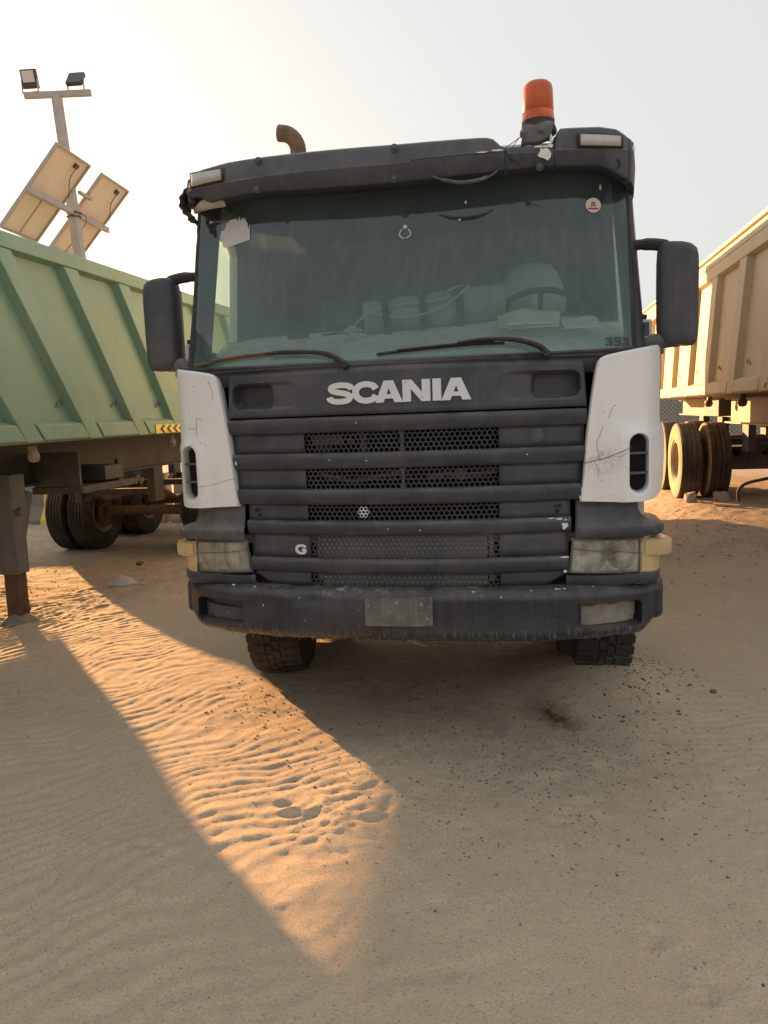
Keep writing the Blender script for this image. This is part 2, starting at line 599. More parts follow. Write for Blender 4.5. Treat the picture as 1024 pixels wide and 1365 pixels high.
def mat_sand():
    t = NT('wind_blown_sand')
    c = t.mix(t.noise(.9, 6, .6, None, .3, .7), (.58, .455, .325), (.65, .515, .375))
    c = t.mix(t.noise(120, 4, .7, None, .38, .66), c, (.43, .335, .24))
    c = t.mix(t.math('MULTIPLY', t.noise(2.6, 7, .68, None, .4, .68), .55), c, (.47, .36, .255))
    c = t.mix(t.math('MULTIPLY', t.noise(14, 6, .7, None, .42, .7), .35), c, (.42, .33, .245))
    c = t.mix(t.math('MULTIPLY', t.math('GREATER_THAN', t.noise(105, 2, .5), .645), .6), c, (.20, .16, .12))
    # grains: dark and pale
    c = t.mix(t.math('MULTIPLY', t.math('GREATER_THAN', t.noise(420, 2, .5), .66), .45), c, (.12, .095, .075))
    c = t.mix(t.math('MULTIPLY', t.math('GREATER_THAN', t.noise(380, 2, .5, t.map((1, 1, 1), (.3, .5, .9))), .69), .5), c, (.6, .5, .4))
    # grey gravelly soil showing through, read from the vertex mask
    at = t.n('ShaderNodeAttribute', attribute_name='gravel')
    g = t.math('MULTIPLY', at.outputs['Fac'], t.noise(5, 7, .7, None, .3, .62))
    c = t.mix(g, c, t.mix(t.noise(90, 4, .7, None, .35, .65), (.24, .205, .165), (.42, .355, .28)))
    st = t.n('ShaderNodeAttribute', attribute_name='stain')
    c = t.mix(t.math('MULTIPLY', st.outputs['Fac'], t.noise(16, 6, .7, None, .25, .6)), c, (.11, .068, .035))
    t.col(c)
    t.rough(.95)
    t.b.inputs['Specular IOR Level'].default_value = .15
    h = t.math('ADD', t.math('MULTIPLY', t.noise(160, 5, .7), .5), t.math('MULTIPLY', t.noise(30, 4, .6), .5))
    t.bump(h, .75, .009)
    return t.m


M['sand'] = mat_sand()


# ------------------------------------------------------------------ ground
def ground_z(x, y):
    x, y = np.asarray(x, float), np.asarray(y, float)
    z = .29 * sstep((x - 1.5) / 1.6) * sstep((y - 2.5) / 5.5)
    z = z + .03 * (fbm(x * .55 + 9, y * .55 + 4, 3, 3) - .5)
    # drift against the right front wheel, scour in front of the left one
    z = z + .20 * np.exp(-((x - 1.0) ** 2 / .22 + (y - .95) ** 2 / .22))
    z = z + .035 * np.exp(-((x - .1) ** 2 / .9 + (y - 1.6) ** 2 / .6))
    return z


def ripples(x, y):
    wx = (fbm(x * 1.3, y * 1.3, 11, 3) - .5)
    wy = (fbm(x * 3.1, y * 3.1, 23, 2) - .5)

    def wave(ang, lam, ph):
        a = R_(ang)
        s = x * math.sin(a) - y * math.cos(a)
        p = s / lam + wx * 7.0 + wy * 2.2 + ph
        f = p - np.floor(p)
        return np.where(f < .68, f / .68, (1 - f) / .32) ** 1.25 - .45
    br = fbm(x * .8 + 31, y * .8, 41, 3)
    left = sstep((.35 - x + .4 * (br - .5)) / .9)
    front = sstep((y + 1.6) / 1.6)
    aL = left * (.95 + .05 * front) * sstep((br - .22) / .3)
    right = sstep((x - .95) / .7) * sstep((y + 2.2) / 1.5)
    aR = right * sstep((fbm(x * 1.1, y * 1.1 + 7, 57, 3) - .2) / .3) * 1.35
    aC = .60 * sstep((x + .3) / .6) * sstep((1.4 - x) / .6)
    under = 1 - .75 * sstep((y + .2) / .7) * sstep((1.25 - np.abs(x)) / .3)
    far = np.clip(1 - (np.abs(x) - 4) / 3, 0, 1) * np.clip(1 - (y - 5) / 3, 0, 1)
    aL = aL * (1 + 1.4 * sstep((-1.35 - .78 * (y + .22) - x) / .5))
    r = aL * wave(52, .088, 0.) + aR * wave(12, .095, .3) + aC * wave(-40, .15, .6)
    return (.0046 + .003 * (br - .5)) * r * under * far


DENTS = []  # x, y, radius, depth


def dent(x, y, r, d):
    DENTS.append((x, y, r, d))


for q in ((1.10, -1.56, .028, .028), (1.13, -1.50, .05, .010), (.985, -1.35, .024, .022), (1.02, -1.30, .04, .008), (-.93, -1.00, .028, .022), (-.90, -1.03, .05, .009), (-.80, -1.37, .06, .008), (2.0, -.35, .05, .018),
          (1.88, .20, .08, .02), (1.75, -.9, .06, .012), (.31, -1.22, .05, .008), (.12, -1.63, .05, .006), (-.40, -.70, .035, .011), (-.46, -.62, .035, .008)):
    dent(*q)
rs = random.Random(5)
for k in range(15):      # boot prints: sole and heel
    fx, fy_, fa = rs.uniform(-1.3, 2.0), rs.uniform(-2.0, -.3), rs.uniform(0, 6.28)
    if fx < .35 and fy_ > -1.35:
        continue
    dent(fx, fy_, .045, .007)
    dent(fx + .06 * math.cos(fa), fy_ + .06 * math.sin(fa), .045, .006)
    dent(fx - .12 * math.cos(fa), fy_ - .12 * math.sin(fa), .036, .008)
for k in range(24):
    dent(rs.uniform(1.3, 3.0), rs.uniform(-1.2, 3.2), rs.uniform(.05, .1), rs.uniform(-.006, .012))


def full_z(x, y):
    z = ground_z(x, y)
    near = np.clip(1 - (np.abs(x) - 8) / 4, 0, 1) * np.clip(1 - (y - 10) / 5, 0, 1)
    z = z + ripples(x, y)
    z = z + near * .012 * (fbm(x * 5, y * 5, 71, 3) - .5)
    z = z + near * .007 * (fbm(x * 17, y * 17, 73, 3) - .5)
    for dx, dy, r, d in DENTS:
        q = ((x - dx) ** 2 + ((y - dy) * 1.25) ** 2) / r ** 2
        z = z - d * np.exp(-q) + .35 * d * np.exp(-((np.sqrt(q) - 1.7) / .5) ** 2)
    tr = np.exp(-(((x + .12) / .42) ** 2 + ((y + .62) / .36) ** 2))
    f1 = fbm(x * 9 + 3, y * 13 + 1, 91, 4)
    z = z + tr * (  .013 * (1 - np.abs(2 * f1 - 1)) ** 2 - .006 + .012 * (fbm(x * 20, y * 20, 95, 2) - .5))
    # rough trodden soil on the left under the trailer and on the far right
    rough = sstep((-2.6 - x + .35 * (y - 2)) / .8) * sstep((y - 1.7) / .8)
    rough = np.maximum(rough, sstep((x - 1.4) / .8) * sstep((y - 4.2) / 1.2)) * near
    z = z + rough * .03 * (fbm(x * 9, y * 9, 83, 4) - .5)
    return z


def axis(lo, hi, step, far, n1, s1):
    c = np.arange(lo, hi, step)
    a = [hi + s1 * (i + 1) for i in range(n1)]
    b = [lo - s1 * (i + 1) for i in range(n1)]
    g = s1
    while a[-1] < far:
        g *= 1.35
        a.append(a[-1] + g)
        b.append(b[-1] - g)
    return np.array(b[::-1] + list(c) + a)


gx = axis(-4.0, 3.2, .018, 400, 60, .07)
gy = axis(-2.6, 4.2, .018, 400, 70, .07)
GX, GY = np.meshgrid(gx, gy)
GZ = full_z(GX, GY)
me = bpy.data.meshes.new('ground')
nx, ny = len(gx), len(gy)
co = np.stack([GX, GY, GZ], -1).reshape(-1, 3).astype(np.float32)
ii = (np.arange(ny - 1)[:, None] * nx + np.arange(nx - 1)[None, :]).reshape(-1)
fc = np.stack([ii, ii + 1, ii + nx + 1, ii + nx], -1).astype(np.int32)
me.vertices.add(len(co))
me.vertices.foreach_set('co', co.ravel())
me.loops.add(fc.size)
me.loops.foreach_set('vertex_index', fc.ravel())
me.polygons.add(len(fc))
me.polygons.foreach_set('loop_start', np.arange(0, fc.size, 4, dtype=np.int32))
me.update(calc_edges=True)


def gravel_mask(x, y):
    g = 1.0 * np.exp(-((x - .75) ** 2 / .55 + (y - .05) ** 2 / .55))
    g = np.maximum(g, .85 * np.exp(-((x + .15) ** 2 / .35 + (y - .7) ** 2 / .5)))
    g = np.maximum(g, .9 * sstep((-2.9 - x + .3 * (y - 2)) / .9) * sstep((y - 2.0) / .8))
    g = np.maximum(g, .8 * sstep((x - 1.2) / .8) * sstep((y - 4.0) / 1.5))
    g = np.maximum(g, .6 * np.exp(-((x + 2.6) ** 2 / .5 + (y - .35) ** 2 / .25)))
    return np.maximum(g, .7 * sstep((y - 7) / 3))


stain = 1.3 * np.exp(-(((GX - .74) + .55 * (GY - .42)) ** 2 / .008 + (GY - .42) ** 2 / .025))
for nm, arr in (('gravel', gravel_mask(GX, GY)), ('stain', stain)):
    at = me.attributes.new(nm, 'FLOAT', 'POINT')
    at.data.foreach_set('value', arr.reshape(-1).astype(np.float32))
me.shade_smooth()
me.materials.append(M['sand'])
tag(put('ground', me), kind='structure')


def gz(x, y):
    return float(full_z(np.array([x]), np.array([y]))[0])


# ------------------------------------------------------------------ glyphs (unit box, strokes)
def strip(pts, w):
    P = [Vector(p) for p in pts]
    L, Rr = [], []
    for i, p in enumerate(P):
        d = (P[min(i + 1, len(P) - 1)] - P[max(i - 1, 0)]).normalized()
        n = Vector((-d.y, d.x))
        L.append(p + n * w / 2)
        Rr.append(p - n * w / 2)
    return [tuple(q) for q in L + Rr[::-1]]


def spline(pts, k=5):
    out = []
    P = [Vector(p) for p in pts]
    for i in range(len(P) - 1):
        a, b, c, d = P[max(i - 1, 0)], P[i], P[i + 1], P[min(i + 2, len(P) - 1)]
        for j in range(k):
            t = j / k
            out.append(.5 * ((2 * b) + (c - a) * t + (2 * a - 5 * b + 4 * c - d) * t * t + (3 * b - a - 3 * c + d) * t ** 3))
    out.append(P[-1])
    return out


GLY = {
    'S': (strip(spline([(.93, .66), (.86, .80), (.62, .865), (.36, .855), (.17, .78), (.15, .66), (.30, .57), (.58, .51), (.80, .42), (.85, .29), (.74, .175), (.5, .135), (.25, .15), (.10, .23), (.06, .34)]), .25), []),
    'C': (strip(spline([(.90, .64), (.78, .80), (.55, .865), (.32, .82), (.16, .66), (.13, .5), (.16, .34), (.32, .18), (.55, .135), (.78, .2), (.90, .36)]), .26), []),
    'A': ([(0, 0), (.33, 1), (.67, 1), (1, 0), (.70, 0), (.645, .18), (.355, .18), (.30, 0)], [[(.425, .38), (.50, .66), (.575, .38)]]),
    'N': ([(0, 0), (0, 1), (.33, 1), (.70, .42), (.70, 1), (1, 1), (1, 0), (.68, 0), (.30, .58), (.30, 0)], []),
    'I': ([(0, 0), (0, 1), (1, 1), (1, 0)], []),
    'G': (strip(spline([(.90, .68), (.76, .82), (.52, .865), (.30, .82), (.16, .66), (.14, .5), (.16, .34), (.30, .18), (.52, .135), (.74, .16), (.84, .28), (.84, .44), (.58, .44)]), .25), []),
    'K': ([(0, 0), (0, 1), (.28, 1), (.28, .6), (.64, 1), (1, 1), (.55, .53), (1, 0), (.66, 0), (.28, .42), (.28, 0)], []),
    'E': ([(0, 0), (0, 1), (1, 1), (1, .78), (.3, .78), (.3, .61), (.9, .61), (.9, .4), (.3, .4), (.3, .22), (1, .22), (1, 0)], []),
}


def glyph(name, ch, x0, x1, z0, z1, yfn, mat, parent, th=.006, mirror=False):
    outer, holes = GLY[ch]

    def mp(u, v, d):
        if mirror:
            u = 1 - u
        x, z = x0 + (x1 - x0) * u, z0 + (z1 - z0) * v
        return (x, yfn(x, z) - d, z)
    b = MB()
    b.prism(outer, mp, 0, th, holes=holes)
    return b.build(name, mat, parent, smooth=0)


# ------------------------------------------------------------------ TRUCK
truck = thing('dump_truck', 'white and black cab-over dump truck with orange beacon, half sunk in sand', 'truck', (0, 0, 0))


def yg(x, z=0):
    return .125 * (x / .9) ** 2


def ybump(x):
    a = abs(x)
    return -.07 + .10 * (a / .85) ** 3 + 2.2 * max(0, a - 1.13) ** 2


def yglass(x, z):
    return .04 + .22 * (z - 1.95) / .9 + .17 * (abs(x) / 1.1) ** 2.5


def yvis(x):
    a = abs(x)
    return .05 + .17 * (a / 1.05) ** 2.5 + 3.5 * max(0, a - 1.05) ** 2


def lin(a, b, n):
    return [a + (b - a) * i / (n - 1) for i in range(n)]


# --- cab shell: floor, back wall, roof, door sides with window openings, pillars
def cab_half(z):          # half width of the cab at height z
    return 1.20 - .06 * max(0, (z - 2.0)) / .9


b = MB()
for s in (-1, 1):
    out = [(.36, 1.0), (.36, 2.0), (.52, 2.92), (.75, 3.0), (1.9, 3.0), (2.0, 2.9), (2.0, 1.0)]
    hole = [(.50, 2.08), (.62, 2.72), (.68, 2.745), (.88, 2.745), (.94, 2.68), (.94, 2.08)]
    b.prism(out, lambda u, v, d, s=s: (s * (cab_half(v) - d), u, v), 0, .05, holes=[hole])
b.box(-1.15, 1.15, 1.95, 2.0, 1.0, 2.95)
b.box(-1.15, 1.15, .40, 1.95, 1.0, 1.05)
door_shell = b.build('cab_shell', M['white'], truck, smooth=30)
# interior lining (inside faces of the cabin)
b = MB()
b.box(-1.14, 1.14, 1.90, 1.945, 1.06, 2.93)
b.box(-1.14, 1.14, .36, 1.9, 2.915, 2.95)
b.build('cabin_lining', M['cabin'], truck, smooth=0)
# roof sheet, slightly crowned
rows = []
for y in lin(.30, 2.0, 12):
    rows.append([(x, y, 2.955 + .07 * (1 - (x / 1.15) ** 4) - .05 * max(0, (.6 - y) / .3) ** 2) for x in lin(-1.14, 1.14, 25)])
b = MB()
b.grid(rows)
b.build('roof', M['white'], truck, solid=.02)
# A pillars
for s in (-1, 1):
    b = MB()
    rows = []
    for z in lin(1.90, 2.93, 10):
        x0 = s * (1.10 - .02 * (z - 1.95))
        x1 = s * (cab_half(z) + .002)
        y0 = yglass(x0, z) + .03
        y1 = .42 + .16 * (z - 2.0) / .9
        rows.append([(x0, y0 + .03, z), (x0 + s * .025, y0 - .01, z), (x0 + s * .06, y0 + .015, z), (x1 - s * .01, (y0 + y1) / 2 - .02, z), (x1, y1, z), (x1 - s * .09, y1 + .02, z), (x0 + s * .01, y0 + .09, z)])
    b.grid(rows, closed=True)
    b.build('pillar', M['plastic'], truck, smooth=50)
    b = MB()
    rows = [[(s * (cab_half(z) - .02), y, z) for y in lin(.46, .97, 4)] for z in lin(2.04, 2.77, 4)]
    b.grid(rows)
    b.build('side_window', M['sideglass'], truck)
    # white edge clip seen beside the pillar (hinge)
    b = MB()
    b.box(s * 1.195 - .025, s * 1.195 + .035, .36, .40, 2.02, 2.115)
    b.box(s * 1.195 - .005, s * 1.195 + .022, .352, .361, 2.035, 2.10, 1)
    b.box(s * 1.195 - .02, s * 1.195 + .03, .365, .41, 1.985, 2.015, 2)
    b.box(s * 1.195 - .02, s * 1.195 + .015, .37, .41, 2.117, 2.14, 2)
    b.build('door_hinge', [M['lampface'], M['greyplastic'], M['black']], truck, bev=.004)

# --- windscreen
b = MB()
rows = [[(x, yglass(x, z), z) for x in lin(-1.125 + .02 * (z - 1.95), 1.125 - .02 * (z - 1.95), 49)] for z in lin(1.925, 2.90, 14)]
b.grid(rows)
wind = b.build('windscreen', M['glass'], truck)
b = MB()
e = .012
pth = [(x, yglass(x, 1.94) - .004, 1.94 + .02 * (abs(x) / 1.1) ** 2) for x in lin(-1.13, 1.13, 40)]
b.tube(pth, .014, 6)
for s in (-1, 1):
    b.tube([(s * (1.132 - .02 * (z - 1.95)), yglass(1.132, z) + .002, z) for z in lin(1.95, 2.9, 12)], .013, 6)
b.build('rubber_seal', M['black'], wind)
# cowl strip under the glass
b = MB()
rows = [[(x, f(x), z) for x in lin(-1.14, 1.14, 41)] for z, f in ((1.955, lambda x: yglass(x, 1.95) + .005), (1.94, lambda x: yglass(x, 1.95) - .03), (1.925, lambda x: yg(x) + .012), (1.86, lambda x: yg(x) + .03))]
b.grid(rows)
b.build('cowl', M['plastic'], truck, solid=.01)


def gsurf(d):
    return lambda x, z: yglass(x, z) - d


def decal(name, poly, mat, parent, d=.003, th=.002):
    b = MB()
    b.prism(poly, lambda u, v, dd: (u, yglass(u, v) - d - dd, v), 0, th)
    return b.build(name, mat, parent, smooth=0)


rs = random.Random(3)
top = [(-.795 - .15 * i / 18, 2.742 + .010 * math.sin(i * 2.9) + rs.uniform(-.006, .006) - .03 * ((i - 9) / 9) ** 6 - .03 * ((i - 9) / 9) ** 6) for i in range(19)]
decal('torn_sticker', [(-.785, 2.62), (-.787, 2.70)] + top + [(-.965, 2.69), (-.968, 2.66), (-.945, 2.60), (-.92, 2.597)], M['sticker'], wind)
b = [(.949 + .037 * math.cos(a * math.pi / 12), 2.666 + .037 * math.sin(a * math.pi / 12)) for a in range(24)]
st = decal('round_sticker', b, M['pink'], wind)
for z0, w in ((2.672, .009), (2.66, .012)):
    decal('print_mark', strip(spline([(.949 - w, z0), (.949, z0 + .008), (.949 + w, z0)], 4), .005), M['keep'], st, .0052)
decal('print_mark', [(.925, 2.645), (.973, 2.645), (.973, 2.652), (.925, 2.652)], M['red'], st, .0052)
for i, ch in enumerate('EEK'):
    glyph('letter', ch, .995 + i * .04, .995 + i * .04 + .032, 1.982, 2.022, gsurf(.003), M['keep'], wind, .0015, True)
# small moulded emblem and bird droppings on the glass
for x, z, h in ((.34, 2.705, .007), (.31, 2.62, .005), (.985, 2.755, .014)):
    decal('dropping', [(x - .004, z - h), (x + .004, z - h), (x + .005, z + h * .6), (x, z + h), (x - .005, z + h * .6)], M['chip'], wind)
for s in (-1, 1):
    decal('wreath_mark', strip(spline([(.043 + s * .004, 2.548), (.043 + s * .022, 2.556), (.043 + s * .027, 2.575), (.043 + s * .016, 2.592)], 4), .006), M['sticker'], wind)
decal('wreath_mark', [(.036, 2.596), (.05, 2.596), (.054, 2.606), (.043, 2.618), (.032, 2.606)], M['sticker'], wind)

# --- wipers
for pv, arm, blade in (((-.245, 1.935), [(-.245, 1.94), (-.27, 1.965), (-.33, 1.995), (-.42, 2.012), (-.56, 2.02), (-.66, 2.018)], [(-1.10, 1.985), (-.95, 2.000), (-.78, 2.012), (-.60, 2.017), (-.46, 2.013)]),
                       ((.713, 1.945), [(.713, 1.955), (.68, 1.985), (.60, 2.015), (.50, 2.028), (.40, 2.028), (.30, 2.018)], [(-.09, 1.985), (.05, 1.995), (.20, 2.004), (.40, 2.012), (.52, 2.01)])):
    b = MB()
    n = len(arm)
    ap = [(x, yglass(x, z) - .045, z) for x, z in spline(arm, 4) for x, z in [(x, z)]] if False else [(p.x, yglass(p.x, p.y) - .045, p.y) for p in spline(arm, 4)]
    b.tube(ap, [.017 - .010 * i / (len(ap) - 1) for i in range(len(ap))], 6)
    b.tube([(pv[0], yglass(pv[0], pv[1]) + .02, pv[1] - .01), (pv[0], yglass(pv[0], pv[1]) - .055, pv[1] + .01)], .018, 10)
    wa = b.build('wiper', M['black'], truck)
    b = MB()
    bp = spline(blade, 4)
    b.tube([(p.x, yglass(p.x, p.y) - .018, p.y) for p in bp], .0075, 5)
    b.tube([(p.x, yglass(p.x, p.y) - .032, p.y + .006) for p in bp[3:-2]], .005, 5)
    b.build('wiper_blade', M['rust'] if pv[0] < 0 else M['black'], wa)

# --- sun visor: swept skin with a broken gap under the beacon
ZT = [(-1.16, 2.93), (-1.10, 2.962), (-1.03, 2.985), (-.85, 2.99), (-.36, 2.972), (.04, 2.962), (.44, 2.96), (.475, 2.955), (.52, 2.915), (.535, 2.888), (.60, 2.888), (.70, 2.888), (.745, 2.89), (.765, 2.96), (.79, 2.988), (.97, 2.996), (1.05, 2.988), (1.10, 2.962), (1.16, 2.91)]


def ztop(x):
    for (a, za), (c, zc) in zip(ZT, ZT[1:]):
        if a <= x <= c:
            return za + (zc - za) * (x - a) / (c - a)
    return ZT[0][1] if x < 0 else ZT[-1][1]


def zbot(x):
    z = 2.785 + .03 * min(1, abs(x) / .7) ** 2
    if x < -.98:
        z += .035 * sstep((-.98 - x) / .06)
    if x > .95:
        z -= .06 * float(sstep((x - .95) / .18))
    return float(z)


def visor_piece(name, x0, x1, n, mat, parent, dy=0., back=.3):
    b = MB()
    xs = lin(x0, x1, n)
    rows = []
    zr = lambda x: .45 * ztop(x) + .55 * zbot(x) if False else 2.868 + .02 * abs(x)
    rows.append([(x, yvis(x) + .20, zbot(x) + .012) for x in xs])
    rows.append([(x, yvis(x) + .045, zbot(x) + .002) for x in xs])
    rows.append([(x, yvis(x) + .028, zbot(x)) for x in xs])
    rows.append([(x, yvis(x) + .020, zbot(x) + .010) for x in xs])
    rows.append([(x, yvis(x) + .004 + dy, min(zr(x) - .008, ztop(x) - .02)) for x in xs])
    rows.append([(x, yvis(x) + .010 + dy, min(zr(x), ztop(x) - .015)) for x in xs])
    rows.append([(x, yvis(x) + .020 + dy, max(zr(x) + .02, ztop(x) - .035)) for x in xs])
    rows.append([(x, yvis(x) + .032 + dy, ztop(x) - .012) for x in xs])
    rows.append([(x, yvis(x) + .055 + dy, ztop(x)) for x in xs])
    rows.append([(x, yvis(x) + back, min(ztop(x), 2.97) - .012) for x in xs])
    b.grid(rows)
    return b.build(name, mat, parent, smooth=28, solid=.008)


visor = visor_piece('sun_visor', -1.10, .5345, 60, M['plastic'], truck)
visor_piece('broken_panel', .537, .757, 16, M['plastic'], visor, .002, .12)
visor_piece('end_panel', .759, 1.105, 24, M['plastic'], visor)
# wrapped ends
for s in (-1, 1):
    b = MB()
    rows = []
    x_e = 1.105 if s > 0 else 1.10
    for t in lin(0, 1, 8):
        a = t * math.pi / 2
        x = s * (x_e + .055 * math.sin(a))
        y = yvis(x_e) + .028 + .06 * (1 - math.cos(a)) + .28 * t * t
        zt_ = ztop(s * x_e) - .012 - .05 * t ** 1.5 - (.12 * t * t if s < 0 else .02 * t)
        zb_ = zbot(s * x_e) - .045 * t + (.0 if s > 0 else -.02 * math.sin(6 * t))
        rows.append([(x - s * .02, y + .05, zt_ + .012), (x, y, zt_), (x + s * .004, y - .004, (zt_ + zb_) / 2 + .03), (x + s * .004, y - .004, (zt_ + zb_) / 2), (x, y + .002, zb_), (x - s * .03, y + .03, zb_)])
    b.grid(rows)
    b.build('wrap_end', M['plastic'], visor, smooth=40, solid=.008)
# crumpled flap hanging off the torn left end
b = MB()
rows = []
for i, p in enumerate(spline([(-1.09, 2.925), (-1.135, 2.895), (-1.158, 2.85), (-1.150, 2.80), (-1.120, 2.765), (-1.108, 2.735)], 4)):
    wd = .05 * (1 - (i / 20) ** 3 * .7)
    kk = .006 * math.sin(i * 1.7)
    rows.append([(p.x + kk - .012, .30 - wd * .2, p.y), (p.x + kk, .33, p.y + .003), (p.x - kk + .006, .33 + wd, p.y - .004)])
b.grid(rows)
b.build('torn_flap', M['black'], visor, solid=.008, smooth=60)
# exposed pale roof corner under the torn end
b = MB()
rows = [[(x, yvis(x) + .075 + .03 * (1 - k), 2.80 + .05 * k * (1 - ((x + 1.0) / .12) ** 2)) for x in lin(-1.11, -.90, 10)] for k in (0, .35, .7, 1)]
b.grid(rows)
b.build('roof_corner', M['lampface'], truck, solid=.01)
for s in (-1, 1):
    b = MB()
    xs = lin(.878, 1.068, 9)
    zt0, zt1 = (2.944, 2.94) if s > 0 else (2.945, 2.958)
    for xx0, xx1, o, mi in ((.868, 1.078, .0, 0), (.880, 1.066, .006, 1)):
        g = .008 if mi == 0 else 0
        rows = []
        for k in (0, 1):
            rows.append([(s * x, yvis(x) + .002 - o, (2.896 - g) * (1 - k) + k * (zt0 + (zt1 - zt0) * (x - .87) / .2 + g)) for x in lin(xx0, xx1, 9)])
        b.grid(rows, mi)
    b.build('marker_lamp', [M['black'], M['lampface']], visor, solid=.012, smooth=30)
for x, z in ((-.665, 2.955), (-.68, 2.822), (.023, 2.935), (.018, 2.797), (.693, 2.808)):
    b = MB()
    b.lathe([(0, -.010), (.008, -.010), (.011, -.005), (.012, .004)], 'Y', (x, yvis(x) + .014, z), 12)
    b.lathe([(.0125, 0), (.018, -.002), (.018, .004)], 'Y', (x, yvis(x) + .014, z), 12)
    b.build('screw', M['greyplastic'], visor)
# hanging rubber strip, cracks and white chips
b = MB()
b.tube([(p.x, yvis(p.x) + .005, p.y) for p in spline([(.20, 2.79), (.25, 2.768), (.33, 2.752), (.41, 2.757), (.47, 2.775), (.50, 2.795)], 5)], [.004] * 5 + [.009] * 14 + [.004] * 7, 6)
b.build('hanging_strip', M['greyplastic'], visor)
for pts in ([(.535, 2.885), (.55, 2.86), (.56, 2.845), (.585, 2.83), (.605, 2.815)], [(.72, 2.81), (.745, 2.80), (.76, 2.79)], [(1.05, 2.84), (1.065, 2.815), (1.045, 2.795)], [(.76, 2.935), (.752, 2.91), (.745, 2.895)], [(.10, 2.868), (.3, 2.872), (.48, 2.876)]):
    b = MB()
    b.tube([(p.x, yvis(p.x) + .012 - .004, p.y) for p in spline(pts, 4)], .003, 4)
    b.build('crack', M['dark'], visor)
rs = random.Random(9)


def blot(cx, cz, rx, rz, n=11):
    return [(cx + rx * rs.uniform(.6, 1.1) * math.cos(2 * math.pi * k / n), cz + rz * rs.uniform(.6, 1.1) * math.sin(2 * math.pi * k / n)) for k in range(n)]


for cx, cz, rx, rz in ((.715, 2.862, .036, .032), (.50, 2.884, .035, .005), (.43, 2.879, .03, .004), (.745, 2.925, .008, .022), (.70, 2.893, .05, .005), (.74, 2.896, .016, .01)):
    b = MB()
    b.prism(blot(cx, cz, rx, rz), lambda u, v, d: (u, yvis(u) + .004 - d, v), -.004, .003)
    b.build('paint_chip', M['chip'], visor, smooth=0)

# --- beacon on its bracket
b = MB()
rows = [[(x, yvis(x) + f, z) for x in lin(.615, .75, 6)] for z, f in ((2.90, .03), (2.915, .02), (2.97, .026), (2.995, .04), (3.0, .06), (2.998, .20))]
for r_ in rows:
    for k in range(6):
        r_[k] = (r_[k][0] + .006 * math.sin(k * 2.3 + r_[k][2] * 60), r_[k][1], r_[k][2] + .022 * (k / 5) + .006 * math.sin(k * 1.9))
b.grid(rows)
brk = b.build('beacon_bracket', M['greyplastic'], truck, solid=.008)
bx, by = .69, .28
b = MB()
b.lathe([(0, 3.0), (.086, 3.0), (.088, 3.012), (.083, 3.025), (.0775, 3.04), (.0755, 3.068), (0, 3.068)], 'Z', (bx, by, 0), 32)
bea = b.build('beacon_base', M['black'], brk)
b = MB()
b.lathe([(0.0777, 3.055), (0.0772, 3.066), (0.0753, 3.071), (0.0735, 3.095), (0.0716, 3.098), (0.0735, 3.101), (0.0698, 3.200), (0.0651, 3.219), (0.0530, 3.231), (.03, 3.236), (0, 3.237)], 'Z', (bx, by, 0), 40)
b.build('beacon_lens', M['orange'], brk)
b = MB()
b.tube([(bx - .01, by, 3.08), (bx - .01, by, 3.14)], .018, 10)
b.lathe([(0, 3.12), (.035, 3.13), (.048, 3.17), (.03, 3.21), (0, 3.212)], 'Z', (bx + .008, by + .01, 0), 16, 1)
b.build('beacon_lamp', [M['black'], M['galv']], brk)
b = MB()
b.lathe([(0, -.010), (.008, -.010), (.011, -.004), (.014, .002)], 'Y', (.70, yvis(.7) + .02, 2.97), 10)
b.build('screw', M['rust'], brk)
b = MB()
b.tube([(.53, .12, 2.90), (.57, .11, 2.92), (.62, .12, 2.955)], .002, 4)
b.tube([(.56, .12, 2.895), (.60, .10, 2.935), (.64, .12, 2.965)], .002, 4)
b.build('loose_wire', M['greyplastic'], brk)

# --- exhaust stack behind the cab
b = MB()
yE = 2.35
ep = [(-1.085, yE, 1.4), (-1.085, yE, 3.0), (-1.085, yE, 3.73)] + [(-1.085 - .13 * (1 - math.cos(a)), yE, 3.73 + .14 * math.sin(a)) for a in lin(.2, math.pi / 2 * .95, 7)] + [(-1.235, yE, 3.875)]
b.tube(ep, .062, 18, cap=False)
b.tube(ep, .057, 18, cap=False)
b.build('exhaust_stack', M['rust'], truck)

